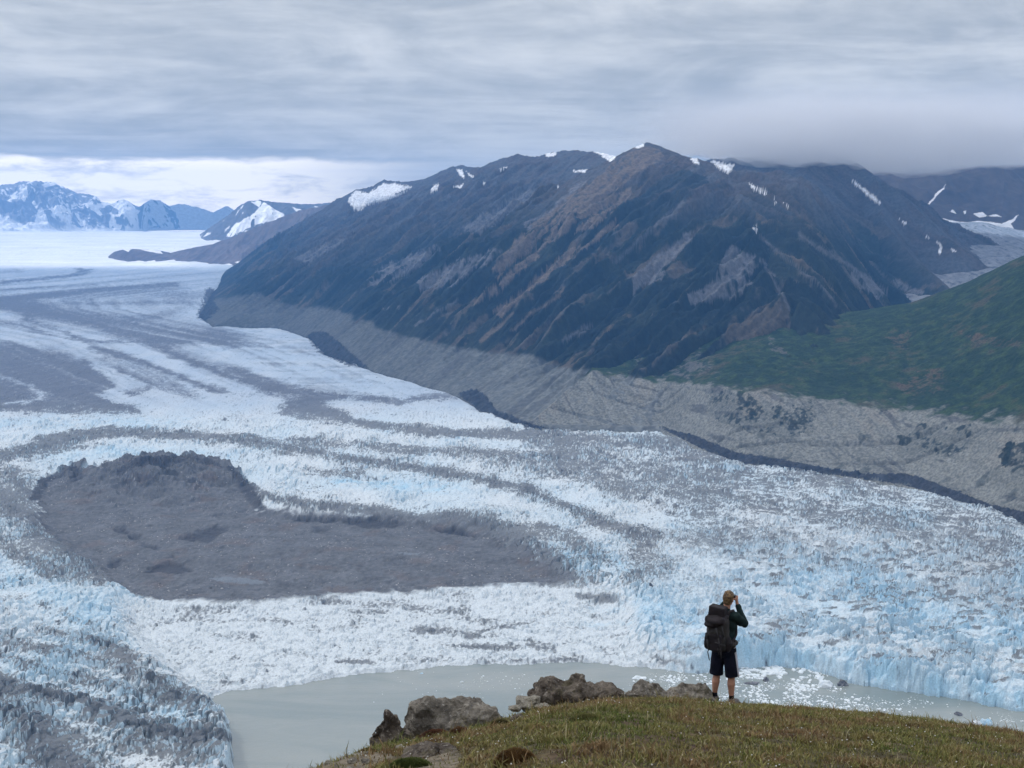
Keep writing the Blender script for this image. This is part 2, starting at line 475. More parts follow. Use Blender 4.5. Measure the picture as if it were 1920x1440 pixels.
def build_glacier():
    vr = np.concatenate([np.arange(1500, 520, -1.15), np.arange(520, 436.5, -0.6)])
    Yr = np.concatenate([y_of_v(vr), [10300]])
    tc = ray(np.arange(-330, 2250, 1.35), 900)[0] / 1.0
    X = Yr[:, None] * tc[None, :]; Y = np.repeat(Yr[:, None], len(tc), 1)
    nr, nc = X.shape
    X = X.ravel(); Y = Y.ravel()
    Z0 = zbase(Y)
    u0, v0 = proj(X, Y, Z0)
    # smooth thickness
    X = X.astype(np.float32); Y = Y.astype(np.float32)
    def nz(sx, sy, seed, o=4): return fbm(X / sx, Y / sy, seed, o)
    w1, w2, w3, w4 = nz(34, 44, 3), nz(34, 44, 4), nz(9, 12, 5, 3), nz(9, 12, 6, 3)
    f1, f2, rb = worley(X / 11 + .4 * w3, Y / 12 + .4 * w4, 8)
    sh_u = u0 + 9 * w1 + 8 * w3; sh_v = v0 + 4.5 * w2 + 4.0 * w4 + 5 * (rb - .5) * sst(u0, 1380, 1420)
    Lk = samp(lk_s, sh_u, sh_v)
    Mw = samp(ml_s, u0 + 18 * w1, v0 + 6 * w2); Mt = samp(ml_t, u0 + 12 * w1, v0 + 4 * w2)
    Il = samp(isl_s, u0 + 14 * w1 + 6 * w3, v0 + 6 * w2 + 4 * w4); It = samp(isl_t, u0 + 28 * w1 + 24 * w3, v0 + 8 * w2 + 7 * w4)
    md = margin_dist(X, Y).astype(np.float32)
    shore = np.clip(1 - Lk, 0, 1)
    big = 7.5 * nz(75, 95, 71, 4)
    T = (13.0 + .5 * big) * sst(shore, .12, .95) * (1 - Mw) * (1 - Il) * sst(-md, -25, 12)
    T += (.9 + .5 * w1) * Mt * sst(shore, .3, .6)
    hl = samp(hillg, u0, v0); hl2 = samp(hillg2, u0, v0)
    T += It * (2.0 + 19 * hl + 4.0 * hl2)
    u1, v1 = proj(X, Y, Z0 + T)
    # masks on the visible surface
    wa, wb = nz(48, 80, 11), nz(40, 60, 12)
    D = samp(deb, u1 + 22 * wa + 6 * w3, v1 + 5.0 * wb + 2.5 * w4); B = samp(blu, u1, v1)
    wc, wd = nz(16, 20, 13), nz(16, 20, 14)
    W = samp(wet, u1 + 7 * wc, v1 + 3.5 * wd)
    Rm = samp(rim_shade, u1 + 8 * wc, v1 + 2.5 * wd)
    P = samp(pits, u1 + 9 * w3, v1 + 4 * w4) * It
    ice = (1 - It) * sst(shore, .3, .8)
    # crevasses and seracs
    amp = np.interp(v1, [440, 560, 720, 775, 800, 900, 1000, 1300], [0.12, .6, .9, 1.6, 3.6, 3.4, 3.6, 4.6]).astype(np.float32)
    amp *= (1 - 0.55 * samp(wedge, u1, v1)) * np.clip(1 + 1.5 * nz(45, 60, 27, 3), .35, 2.0) * (1 - .75 * np.clip(Il * 1.5, 0, 1))
    amp *= 1 + .45 * sst(u1 + 40 * wa, 1150, 1420) * sst(v1, 940, 1040)
    far = sst(Y, 1500, 2600); near = 1 - sst(Y, 1100, 1600); mid = np.clip(1 - far - near, 0, 1)
    wx = X + 2.6 * nz(9, 9, 21, 3); wy = Y + 4.0 * nz(9, 11, 22, 3)
    rightz = sst(u1 + 40 * wa, 1150, 1420)
    def cells(lx, ly, seed, ang):
        ca, sa = math.cos(R(ang)), math.sin(R(ang))
        f1, f2, r = worley((wx * ca + wy * sa) / lx, (-wx * sa + wy * ca) / ly, seed)
        return sst(f2 - f1, 0.03, 0.30), r
    gN, rN = cells(6.5, 9.0, 40, -12); gR, rR = cells(13.0, 8.0, 44, 20)
    gM, rM = cells(8, 20, 48, 0); gF, rF = cells(22, 80, 52, 0)
    gn = lerp(gN, gR, rightz); rn = lerp(rN, rR, rightz)
    gap_ = gn * near + gM * mid + gF * far; rr = rn * near + rM * mid + rF * far
    cc = ground_px([(1640, 1330)])[0]; cr_ = np.hypot(X - cc[0], (Y - cc[1]) * .9); ct = np.arctan2(X - cc[0], Y - cc[1])
    crev = sst(np.abs(perlin(cr_ / 10 + .35 * wa + .12 * w3, ct * 9, 57)), .02, .22)
    crev = lerp(1, crev, rightz * sst(v1, 1130, 1060) * sst(v1, 830, 870) * (.65 + .5 * wa))
    crevw = sst(np.abs(perlin((Y + .35 * X) / 30 + .9 * wa, X / 190 + .5 * wb, 58)), .0, .16)
    gap_ = gap_ * crev * lerp(1, crevw, .7 * sst(v1, 790, 830))
    def spike(sx, sy, seed):
        q = 1 - np.minimum(1, np.abs(perlin(wx / sx, wy / sy, seed)) * 2.2); q2 = 1 - np.minimum(1, np.abs(perlin(wx / sx * 2.3 + 7, wy / sy * 2.3, seed + 1)) * 2.2)
        return .62 * q * q + .38 * q2 * q2
    rid = spike(8, 11, 61) * near + spike(15, 40, 63) * mid + spike(55, 200, 65) * far
    fine = nz(2.4, 3.6, 67, 3)
    block = gap_ * (.45 + .75 * rr)
    serac = (.78 - .3 * wa) * block + (.34 + .5 * wa) * rid + .20 * fine
    lower = sst(v1, 1150, 1260) * sst(u1, 700, 500)
    Hh = ice * (1 - Mw) * (amp * (serac - .38) + big * np.clip(amp / 5, 0, 1) * sst(shore, .6, 1))
    Hh += ice * (1 - Mw) * (lower * 5.0 + sst(v1, 790, 830) * sst(v1, 1050, 960) * 2.5) * D
    # brash: flat floes and rubble
    f1, f2, rc = worley(X / 4.0 + .5 * w3, Y / 5.0 + .5 * w4, 76)
    brash = sst(f2 - f1, 0, .25) * (.1 + 1.3 * rc ** 3) + .9 * nz(7, 9, 77, 6) + .6 * spike(12, 14, 78)
    Hh += Mt * sst(shore, .35, .6) * 1.7 * brash
    # island ground
    isn = 17 * (ridged(X / 60 + .5 * w1, Y / 48 + .5 * w2, 81, 5) - .5) * (0.16 + 1.1 * hl) + 5.5 * nz(26, 24, 82, 6) * (.35 + .9 * hl) + .6 * nz(5, 6, 84, 4)
    Hh += It * isn * sst(It, .2, .9) * (1 - sst(samp(ponds, u0, v0 - 14), .1, .6)) - 3.2 * P
    Z = Z0 + T + Hh
    Pd = samp(ponds, u1 + 8 * w3, v1 + 2 * w4) * It
    Z = np.where(shore < .30, np.minimum(Z, -1.5), Z)
    Z = Z + sst(W, .3, .6) * np.clip(Y / 2000, .5, 2) * 4.5 * nz(13, 18, 113, 4)
    Z -= 60 * sst(md, 30, 220)
    # how steep each bit of surface is
    Zg = Z.reshape(nr, nc); Xg = X.reshape(nr, nc); Yg = Y.reshape(nr, nc)
    gx = np.gradient(Zg, axis=1) / np.gradient(Xg, axis=1); gy = np.gradient(Zg, axis=0) / np.gradient(Yg, axis=0)
    steep = np.sqrt(gx * gx + gy * gy).ravel()
    flat = sst(steep, 1.5, .45)
    # ---------------- albedo of the surface
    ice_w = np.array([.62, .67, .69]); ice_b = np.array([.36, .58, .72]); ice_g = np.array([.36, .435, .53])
    rubble = np.array([.130, .137, .141]); darkd = np.array([.060, .063, .075]); rock = np.array([.108, .113, .121]); rust = np.array([.135, .098, .082])
    patch = nz(70, 140, 91)
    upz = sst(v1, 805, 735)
    bl = np.clip(B * (.5 + .9 * nz(14, 18, 92, 3)) + .40 * sst(steep, .7, 1.8) * (1 - upz) + .40 * patch + .10, 0, 1)
    bl = np.clip(bl - .40 * Mw, 0, 1)
    C = lerp(ice_w, ice_b, bl[:, None] * .9)
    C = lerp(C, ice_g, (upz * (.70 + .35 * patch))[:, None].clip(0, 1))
    # dirt: grit everywhere, thicker in the bands and on the flat tops of the blocks
    g_f = nz(3.2, 4.2, 93, 5); g_m = nz(13, 20, 94, 5); g_c = nz(1.5, 2.2, 99, 3)
    grit = .05 + .60 * g_f + .45 * g_m + .45 * g_c
    near_d = sst(D * lerp(.98, .66, rightz) + lerp(.42, .70, np.maximum(rightz, lower)) * (flat - .5) * sst(D, .05, .3) + 1.1 * grit + .07 + .34 * nz(90, 130, 111, 3) + .19 * lower - .55 * (1 - crev), .34, .60)
    r2 = (rR * 7.31) % 1.0
    celld = sst(flat, .25, .7) * sst(r2 + .25 * g_m - (.80 - 1.30 * D), -.05, .12) * sst(gR, .3, .7)
    near_d = lerp(near_d, np.maximum(.38 * near_d, celld), rightz * sst(v1, 960, 1060) * (1 - Mw))
    far_d = np.clip(np.maximum(D, 0) ** .85 * (1.65 + .8 * g_m + .8 * g_f) + .30 * g_f, 0, 1)
    xc = np.interp(v1, [500, 515, 533, 545, 560, 580, 600, 620, 640, 680, 735, 800], [700, 520, 325, 150, 20, 40, 130, 220, 330, 430, 560, 760])
    ph = u1 + 12 * wa - xc
    st = .5 * perlin(ph / 75, v1 / 160, 96) + .35 * perlin(ph / 30, v1 / 90, 97) + .30 * perlin(ph / 13, v1 / 60, 98) + .22 * perlin(ph / 6, v1 / 40, 99)
    rline = perlin(X / 160 + .6 * wa, Y / (9 + Y * .004), 89) * sst(u1, 380, 520)
    far_d = np.clip(far_d + upz * sst(v1, 498, 520) * (.95 * st + .10 + .50 * rline + .25 * g_m), 0, 1)
    dd = lerp(near_d, far_d, sst(Y, 1700, 2600)) * (1 - Mw)
    dmn = nz(26, 20, 95, 6)
    dm = sst(D * .9 + .80 * dmn + .75 * g_f + .35 * g_c + .13 + .25 * nz(70, 50, 112, 3), .32, .66) * Mt
    dd = np.maximum(dd, dm * .9)
    dcol = lerp(rubble, darkd, np.clip(D * 1.2 - .45 + lower * .35 + .5 * g_m, 0, 1)[:, None])
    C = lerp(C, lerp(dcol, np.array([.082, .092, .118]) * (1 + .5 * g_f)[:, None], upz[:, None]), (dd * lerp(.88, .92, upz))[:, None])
    # far clean snow
    sn = sst(v1, 506, 494) * sst(u1, 480, 300); sn = np.maximum(sn, sst(v1, 490, 480))
    C = lerp(C, np.array([.93, .94, .95]), (sn * (.78 + .45 * nz(420, 90, 98, 5)))[:, None].clip(0, 1))
    # island debris
    g1 = nz(22, 26, 101, 5); g2 = nz(5, 5, 102)
    RC = rock * (1 + .50 * g1 + .55 * g2)[:, None]
    RC = lerp(RC, rust, (.38 * sst(nz(40, 30, 103), .12, .45))[:, None])
    RC = lerp(RC, darkd * 1.1, (.6 * sst(nz(26, 18, 106, 5), .12, .36) * (.3 + hl))[:, None])
    pale = sst(nz(2.2, 2.6, 104, 2), .42, .58) * sst(nz(60, 60, 105, 3), -.15, .25) * .7
    RC = lerp(RC, np.array([.42, .41, .40]), pale[:, None])
    C = lerp(C, RC, It[:, None])
    C = lerp(C, np.array([.17, .195, .22]), (sst(Pd, .35, .6) * .9)[:, None])
    C = lerp(C, darkd * .7, (np.clip(P * 1.2, 0, 1) * .85)[:, None])  # shade of the hollows put into the colour, along with dark dirty ice
    C = lerp(C, darkd * .75, (sst(Rm + .3 * g_f, .25, .75) * .9)[:, None])  # shadow line below the ice edge, painted into the albedo
    C = lerp(C, np.array([.045, .048, .056]) * (1 + .6 * g_f + .4 * g_m)[:, None], (sst(W + .7 * g_m + .5 * g_f + .25 * wc, .35, .6) * .95)[:, None])
    # scree carries on below the mountain foot
    C = lerp(C, np.array([.15, .145, .14]), (sst(md, 4, 16) * (1 - sst(W, .3, .6)))[:, None])
    C = np.clip(C, .01, .96)
    me = fast_mesh('glacier', np.stack([X, Y, Z], -1), grid_faces(nr, nc), False)
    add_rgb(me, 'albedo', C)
    m, g, b = mat_base('ice_and_debris', 0.75, 0.25)
    a = g.new('ShaderNodeAttribute', attribute_name='albedo')
    pos = g.new('ShaderNodeNewGeometry').outputs['Position']
    n = g.noise(pos, 0.9, 5, 0.65)
    f = g.smooth(n, 0.3, 0.7, 0.82, 1.12)
    cc = g.new('ShaderNodeVectorMath', operation='SCALE'); g.l.new(a.outputs['Color'], cc.inputs[0]); g.l.new(f, cc.inputs['Scale'])
    g.l.new(cc.outputs[0], b.inputs['Base Color'])
    bp = g.new('ShaderNodeBump'); bp.inputs['Strength'].default_value = .8; bp.inputs['Distance'].default_value = .8
    g.l.new(g.noise(pos, 0.6, 6, 0.7), bp.inputs['Height']); g.l.new(bp.outputs[0], b.inputs['Normal'])
    # boulders and cobbles strewn over the debris, more of them in trains
    r = np.random.default_rng(5); idx = np.flatnonzero((It > .85) & (P < .1) & (Pd < .1)); idx = r.choice(idx, 5200, replace=False)
    idx = idx[nz(55, 40, 120, 3)[idx] + .25 * r.uniform(-1, 1, len(idx)) > .02]; k = len(idx)
    oc = np.array([(1, .1, 0), (-1, -.1, .1), (.1, 1, 0), (0, -1, .1), (.1, 0, 1), (0, .1, -1)], float)
    sz = .28 + 1.1 * r.uniform(0, 1, k) ** 5; cb = np.stack([X[idx], Y[idx], Z[idx]], -1)
    Pb = (cb[:, None] + oc[None] * r.uniform(.55, 1.1, (k, 6, 1)) * (sz[:, None] * np.array([1.2, 1.2, .8]))[:, None]).reshape(-1, 3)
    of = np.array([(0, 2, 4), (2, 1, 4), (1, 3, 4), (3, 0, 4), (2, 0, 5), (1, 2, 5), (3, 1, 5), (0, 3, 5)])
    mb = fast_mesh('boulders', Pb, (np.arange(k)[:, None, None] * 6 + of[None]).reshape(-1, 3), False)
    add_rgb(mb, 'albedo', np.repeat(lerp(np.array([.09, .09, .095]), np.array([.42, .41, .39]), (r.uniform(0, 1, k) ** 1.6)[:, None]), 6, 0)); mb.materials.append(mat_land('boulder_stone', 2.0, .3))
    tag(link(bpy.data.objects.new('boulders', mb)), 'boulders strewn over the grey debris mound', None, None, 'stuff')
    me.materials.append(m)
    o = link(bpy.data.objects.new('glacier', me))
    tag(o, 'pale blue and white crevassed glacier with grey debris bands filling the valley', None, None, 'structure')
    return o


build_glacier()


# ------------------------------------------------------------------ lake and the valley floor below everything
def flat_sheet(name, pts, z, mat, label):
    me = bpy.data.meshes.new(name); me.from_pydata([(x, y, z) for x, y in pts], [], [tuple(range(len(pts)))]); me.update()
    me.materials.append(mat); o = link(bpy.data.objects.new(name, me)); tag(o, label, None, None, 'structure'); return o


m, g, b = mat_base('silty_water', 0.22, 0.4)
pos = g.new('ShaderNodeNewGeometry').outputs['Position']
mp = g.new('ShaderNodeMapping'); mp.inputs['Scale'].default_value = (.35, 1.0, 1.0); g.l.new(pos, mp.inputs['Vector'])
g.l.new(g.mix(g.smooth(g.noise(mp.outputs[0], 0.018, 6, 0.6, 1.2), .32, .68), (.195, .232, .216), (.270, .290, .262)), b.inputs['Base Color'])
bp = g.new('ShaderNodeBump'); bp.inputs['Strength'].default_value = .7; bp.inputs['Distance'].default_value = .6
g.l.new(g.noise(mp.outputs[0], 0.35, 5, 0.65), bp.inputs['Height']); g.l.new(bp.outputs[0], b.inputs['Normal'])
flat_sheet('lake', [(-900, 260), (1500, 260), (1500, 1130), (-900, 1130)], 0.0, m, 'grey silty meltwater lake at the foot of the ice')
mg, g, b = mat_base('valley_gravel', 0.95, 0.1)
pos = g.new('ShaderNodeNewGeometry').outputs['Position']
g.l.new(g.mix(g.noise(pos, 0.02, 6, 0.6), (.10, .10, .10), (.17, .165, .16)), b.inputs['Base Color'])
flat_sheet('ground', [(-6450, -480), (6450, -480), (6450, 10700), (-6450, 10700)], -4.0, mg, 'valley floor gravel under the ice and lake')


# ================================================================== MOUNTAINS
def ridge_pts(l): return np.array([at(u, v, Y) for u, v, Y in l], float)


def field(x, y, m, z0, ridges, p=0.95, keep=1.0):
    """height from the foot line (distance m, height z0) up to the nearest ridges; a ridge either fills down to the foot or falls off at its slope"""
    best = np.full(x.shape, -1e9); rd = np.zeros(x.shape)
    mm = np.maximum(m, 0.0)
    for pts, slope, fill in ridges:
        for a, c in zip(pts[:-1], pts[1:]):
            ax, ay = c[0] - a[0], c[1] - a[1]; L = math.hypot(ax, ay)
            t = np.clip(((x - a[0]) * ax + (y - a[1]) * ay) / (L * L), 0, 1)
            d = np.hypot(x - a[0] - t * ax, y - a[1] - t * ay)
            zr = a[2] + t * (c[2] - a[2])
            val = zr - slope * d
            if fill:
                fr = mm / (mm + d + 1e-6)
                val = np.maximum(val, z0 + np.maximum(zr - z0, 1) * fr ** p * keep)
            up = val > best
            best = np.where(up, val, best); rd = np.where(up, d, rd)
    return best, rd


def patch_sum(polys, u, v):
    r = np.zeros(u.shape, np.float32)
    for p in polys:
        q = np.array(p, float); sel = (u > q[:, 0].min() - 2) & (u < q[:, 0].max() + 2) & (v > q[:, 1].min() - 2) & (v < q[:, 1].max() + 2)
        if sel.any(): r[sel] = np.maximum(r[sel], poly_mask(p, u[sel], v[sel]))
    return r


VEG = np.array([.011, .017, .018]); VEG2 = np.array([.022, .029, .023]); GREY = np.array([.078, .078, .084]); SCREE = np.array([.158, .167, .160])
TAN = np.array([.132, .106, .085]); BROWN = np.array([.066, .052, .048]); SNOW = np.array([.88, .90, .93])


def main_mountain():
    us = np.arange(330, 2050, 1.45); tx = ray(us, 600)[0]
    Yr = np.concatenate([np.geomspace(1350, 5200, 820), np.geomspace(5250, 8200, 170)])
    X = (Yr[:, None] * tx[None]).ravel(); Y = np.repeat(Yr[:, None], len(tx), 1).ravel()
    md = margin_dist(X, Y)
    z0 = zbase(Y) + 9.0
    back = ridge_pts([(436, 506, 6500), (500, 470, 6250), (565, 428, 6000), (640, 372, 5700), (668, 356, 5600), (700, 350, 5450), (718, 336, 5400), (745, 340, 5300), (800, 334, 5100), (850, 312, 4980), (868, 309, 4950), (905, 318, 4750),
                      (935, 300, 4550), (968, 289, 4450), (1000, 292, 4300), (1040, 286, 4200), (1075, 280, 4100), (1110, 281, 4000), (1150, 291, 3850), (1190, 330, 3600)])
    rib1 = ridge_pts([(868, 309, 4950), (800, 380, 4500), (700, 470, 4150), (600, 560, 3900)])
    rib2 = ridge_pts([(1075, 280, 4100), (1000, 350, 3800), (900, 430, 3500), (800, 510, 3250), (720, 580, 3100)])
    rib0 = ridge_pts([(700, 350, 5450), (620, 430, 5150), (520, 520, 4850)])
    front = ridge_pts([(1130, 318, 3060), (1175, 282, 3150), (1195, 270, 3180), (1212, 267, 3200), (1240, 276, 3200), (1268, 290, 3180), (1285, 306, 3150), (1340, 332, 3060), (1380, 352, 3000), (1405, 395, 2900), (1425, 440, 2780), (1440, 490, 2680), (1470, 560, 2540), (1500, 620, 2440)])
    spur1 = ridge_pts([(1175, 282, 3150), (1100, 350, 2980), (1010, 440, 2830), (920, 530, 2690), (840, 600, 2590)])
    spur2 = ridge_pts([(1285, 306, 3150), (1230, 400, 2920), (1150, 500, 2740), (1060, 590, 2580)])
    spur3 = ridge_pts([(1425, 440, 2780), (1370, 480, 2650), (1300, 540, 2520), (1220, 610, 2380)])
    right = ridge_pts([(1290, 310, 3900), (1340, 300, 3950), (1440, 288, 3900), (1540, 276, 3850), (1590, 294, 3750), (1640, 328, 3650), (1690, 366, 3550), (1730, 400, 3480), (1760, 432, 3400), (1800, 462, 3300)])
    rs1 = ridge_pts([(1540, 276, 3850), (1500, 340, 3550), (1520, 430, 3250), (1580, 510, 3000), (1640, 560, 2850)])
    rs2 = ridge_pts([(1640, 328, 3650), (1660, 420, 3400), (1720, 490, 3150), (1780, 540, 2950)])
    rid = [(back, .62, 1.25), (rib1, .50, 0), (rib2, .50, 0), (rib0, .5, 0), (front, .72, 1), (spur1, .62, 0), (spur2, .62, 0), (spur3, .66, 0), (right, .86, 0), (rs1, .62, 0), (rs2, .95, 0)]
    Z, rd = field(X, Y, md, z0, rid, keep=1 - .97 * sst(CU + F * X / Y, 1480, 1760))
    Z = np.maximum(Z, z0 + 8)
    up = sst(md, 0, 260)
    # the fall line: down to the left on the glacier side of the front crest, down to the right behind it
    U0, V0 = proj(X, Y, Z)
    cu = np.interp(V0, [260, 290, 330, 352, 395, 440, 490, 560, 700], [1215, 1268, 1335, 1372, 1400, 1420, 1440, 1470, 1520])
    a = at(1175, 282, 3150); c = at(840, 600, 2590); dA = (c - a)[:2] / np.hypot(*(c - a)[:2])
    a = at(1340, 332, 3060); c = at(1640, 560, 2700); dB = (c - a)[:2] / np.hypot(*(c - a)[:2])
    wq = 14 * fbm(X / 260, Y / 260, 207, 2) + 5 * fbm(X / 22, Y / 22, 208, 4)
    sA = -X * dA[1] + Y * dA[0] + wq; dAl = X * dA[0] + Y * dA[1]; sB = -X * dB[1] + Y * dB[0] + wq; dBl = X * dB[0] + Y * dB[1]
    rightside = sst(U0 - cu, -12, 12)
    def fall(fs, fd, seed, fn): return lerp(fn(sA / fs, dAl / fd, seed, 4), fn(sB / fs, dBl / fd, seed + 60, 4), rightside)
    gul = fall(95, 700, 200, ridged) - .55
    gul2 = fall(34, 330, 240, ridged) - .55
    env = np.clip(rd, 0, 300) / 300 * up
    Z += env * (78 * gul + 20 * gul2)
    Z += up * (15 * fbm(X / 160, Y / 160, 211, 5) + 4.5 * fbm(X / 30, Y / 30, 212, 5)) + sst(md, 0, 40) * 2.0 * fbm(X / 18, Y / 18, 213, 4)
    Z = np.where(md < 0, z0 - 12 + md * .5, Z)
    Z -= 10 * sst(md, 14, -6)
    U, V = proj(X, Y, Z)
    # ----- albedo: vegetation, rock, scree strips running down the slope, snow
    st1 = fall(40, 420, 222, fbm) * 1.3; st2 = fall(13, 170, 223, fbm) * 1.3; n1 = fbm(X / 120, Y / 150, 224, 5); n2 = fbm(X / 14, Y / 18, 225, 4)
    WU = U + 12 * fbm(X / 60, Y / 60, 231, 4) + 4 * n2; WV = V + 9 * fbm(X / 60, Y / 60, 232, 4) + 3 * n2
    C = lerp(VEG, VEG2, sst(n1 + .4 * n2 + .3 * st1, -.3, .4)[:, None])
    C = lerp(C, lerp(GREY, TAN * .8, sst(n1, -.2, .2)[:, None]), (.70 * sst(.85 * st1 + .5 * n1 + .25 * n2 + .20 * st2 - .08, .10, .24))[:, None])
    ridge_v = np.interp(U, [430, 640, 870, 1075, 1210, 1300, 1440, 1640, 1800], [505, 372, 310, 282, 268, 300, 290, 330, 460])
    highz = sst(V - ridge_v + 40 * n1 + 10 * st1, 150, 40) * sst(U, 470, 620)
    upc = lerp(GREY * 1.15, BROWN * 1.35, sst(.6 * st1 + n1 + .2 * n2, -.25, .25)[:, None]); upc = lerp(upc, VEG * 1.2, (.55 * sst(.6 * st1 + .6 * n1 + .3 * st2, .12, .35))[:, None])
    C = lerp(C, upc, (highz * .85)[:, None])
    def near_line(pts, hw):
        best = np.full(U.shape, 1e9)
        for (x1, y1), (x2, y2) in zip(pts[:-1], pts[1:]):
            ax, ay = x2 - x1, y2 - y1; t = np.clip(((WU - x1) * ax + (WV - y1) * ay) / (ax * ax + ay * ay), 0, 1)
            best = np.minimum(best, np.hypot(WU - x1 - t * ax, WV - y1 - t * ay))
        return sst(best + 3 * st2, hw, hw * .45)
    greens = [[(1390, 500), (1425, 490), (1480, 600), (1330, 600), (1390, 560)], [(1215, 330), (1260, 300), (1330, 340), (1180, 460), (1080, 560), (1000, 640), (860, 640), (960, 540), (1100, 430)], [(560, 500), (900, 500), (1000, 600), (640, 610), (430, 550)]]
    C = lerp(C, VEG, (.72 * patch_sum(greens, WU, WV) * sst(st1 + .6 * n1, .35, -.1))[:, None])
    tanp = [[(1193, 272), (1239, 278), (1246, 300), (1183, 331), (1132, 377), (1091, 413), (1019, 464), (968, 485), (930, 525), (925, 500), (968, 449), (1039, 387), (1106, 341)],
            [(1130, 370), (1180, 350), (1190, 362), (1110, 430), (1080, 440)], [(1157, 408), (1165, 418), (1040, 508), (940, 592), (925, 586), (1030, 498)], [(1000, 470), (1015, 480), (920, 560), (880, 575)]]
    greyp = [[(1377, 459), (1423, 485), (1408, 531), (1388, 556), (1341, 561), (1295, 572), (1290, 551), (1336, 531), (1347, 495)], [(1188, 520), (1224, 485), (1285, 439), (1306, 433), (1265, 485), (1224, 531), (1188, 556)],
             [(1592, 505), (1644, 531), (1664, 551), (1644, 559), (1603, 531)], [(1674, 520), (1736, 546), (1725, 559), (1679, 536)], [(550, 484), (600, 464), (665, 434), (650, 454), (575, 494)],
             [(685, 524), (725, 494), (820, 459), (830, 469), (770, 509), (700, 539)], [(780, 524), (850, 494), (925, 464), (950, 469), (850, 534), (790, 544)], [(860, 430), (960, 370), (1010, 350), (1000, 370), (900, 440)], [(715, 582), (755, 572), (740, 586)]]
    C = lerp(C, TAN * 1.05, (.92 * patch_sum(tanp, WU, WV) * sst(.8 * st2 + n2 + .5 * st1, -.42, -.1))[:, None])
    C = lerp(C, GREY * 1.75, (.85 * patch_sum(greyp, WU, WV) * sst(.8 * st2 + n2 + .4 * st1, -.45, -.1))[:, None])
    for p, hw, c in [(S_((1095, 342), (1040, 385), (988, 425)), 4, GREY * 1.9), (S_((1106, 612), (1055, 638)), 4, GREY * 1.6), (S_((1426, 488), (1450, 520), (1478, 580)), 4, GREY * 1.6), (S_((1280, 380), (1220, 430), (1150, 490)), 5, GREY * 1.3),
                     (S_((960, 590), (900, 640)), 5, TAN), (S_((1060, 540), (960, 620)), 4, TAN), (S_((860, 560), (780, 610)), 4, GREY * 1.4), (S_((1500, 440), (1600, 500), (1660, 550)), 5, GREY * 1.3), (S_((1420, 440), (1520, 520), (1560, 560)), 4, GREY * 1.3)]:
        C = lerp(C, c, (.8 * near_line(p, hw))[:, None])
    # trim line: bare grey scree below it
    tl = np.interp(U + 20 * n1, [360, 400, 470, 560, 620, 700, 800, 900, 1000, 1080, 1160, 1300, 2000], [592, 560, 552, 570, 578, 612, 640, 655, 668, 690, 704, 720, 760]) + 10 * n1 + 5 * n2
    bare = sst(V - tl, -4, 5)
    scr = fall(26, 190, 226, fbm) * 1.3
    SC = SCREE * np.interp(U, [350, 700, 1000, 1300], [.55, .62, .82, 1.15])[:, None] * (1 + .35 * scr + .15 * n2)[:, None]
    SC = lerp(SC, GREY * .55, (.55 * sst(scr + .6 * n1, .12, .4))[:, None])
    C = lerp(C, SC, bare[:, None])
    snowp = [[(655, 368), (668, 358), (690, 362), (706, 352), (720, 344), (742, 344), (775, 350), (740, 364), (700, 378), (672, 396), (664, 390), (654, 380)],
             [(812, 348), (824, 344), (818, 358), (808, 360)], [(848, 350), (870, 344), (862, 352)], [(856, 318), (866, 318), (872, 334), (862, 330)], [(874, 320), (890, 332), (884, 334)],
             [(1020, 286), (1045, 287), (1042, 292), (1026, 294)], [(1105, 281), (1130, 284), (1158, 290), (1146, 304), (1128, 292)], [(1072, 320), (1102, 318), (1096, 323), (1076, 323)],
             [(1186, 276), (1204, 269), (1212, 272), (1196, 278)], [(1294, 296), (1306, 296), (1314, 310), (1304, 306)], [(1328, 300), (1344, 302), (1366, 308), (1378, 310), (1364, 322), (1352, 318), (1340, 308)],
             [(1400, 342), (1420, 352), (1440, 364), (1436, 366), (1412, 354)], [(1412, 428), (1420, 426), (1418, 434), (1412, 433)],
             [(1592, 334), (1604, 342), (1640, 368), (1654, 382), (1648, 382), (1610, 352)], [(1684, 408), (1700, 420), (1696, 422)], [(1732, 440), (1746, 446), (1738, 446)],
             [(1756, 452), (1768, 462), (1762, 478), (1758, 470), (1764, 464)], [(1782, 468), (1796, 471), (1786, 473)], [(1452, 376), (1458, 378), (1452, 380)], [(1470, 380), (1482, 388), (1474, 386)],
             [(936, 316), (952, 313), (940, 319)], [(904, 342), (910, 342), (908, 346)], [(1042, 348), (1050, 350), (1046, 352)]]
    sn = patch_sum(snowp, U + 4 * fbm(X / 30, Y / 40, 241, 4), V + 4 * fbm(X / 14, Y / 22, 242, 4))
    C = lerp(C, SNOW * .92, (sn * .95)[:, None])
    gl = poly_mask([(664, 374), (740, 366), (775, 352), (735, 372), (690, 384)], U, V); C = lerp(C, np.array([.5, .54, .6]), (gl * .8)[:, None])
    wt = patch_sum(WET, U + 5 * n2, V + 3 * n2)
    C = lerp(C, np.array([.032, .036, .046]) * (1 + .8 * n2)[:, None], (sst(wt + .5 * n2, .4, .7) * .95)[:, None])
    Z = Z + wt * (8.0 * fbm(X / 22, Y / 22, 330, 4) + 3 * fbm(X / 8, Y / 8, 331, 3))
    me = fast_mesh('mountain', np.stack([X, Y, Z], -1), grid_faces(len(Yr), len(tx)))
    add_rgb(me, 'albedo', np.clip(C, .01, .95))
    me.materials.append(mat_land('mountainside', .12, .30, 2.5, .09))
    o = link(bpy.data.objects.new('mountain', me)); tag(o, 'dark blue grey mountain with tan scree gullies and a peak touching the cloud', None, None, 'structure')


main_mountain()


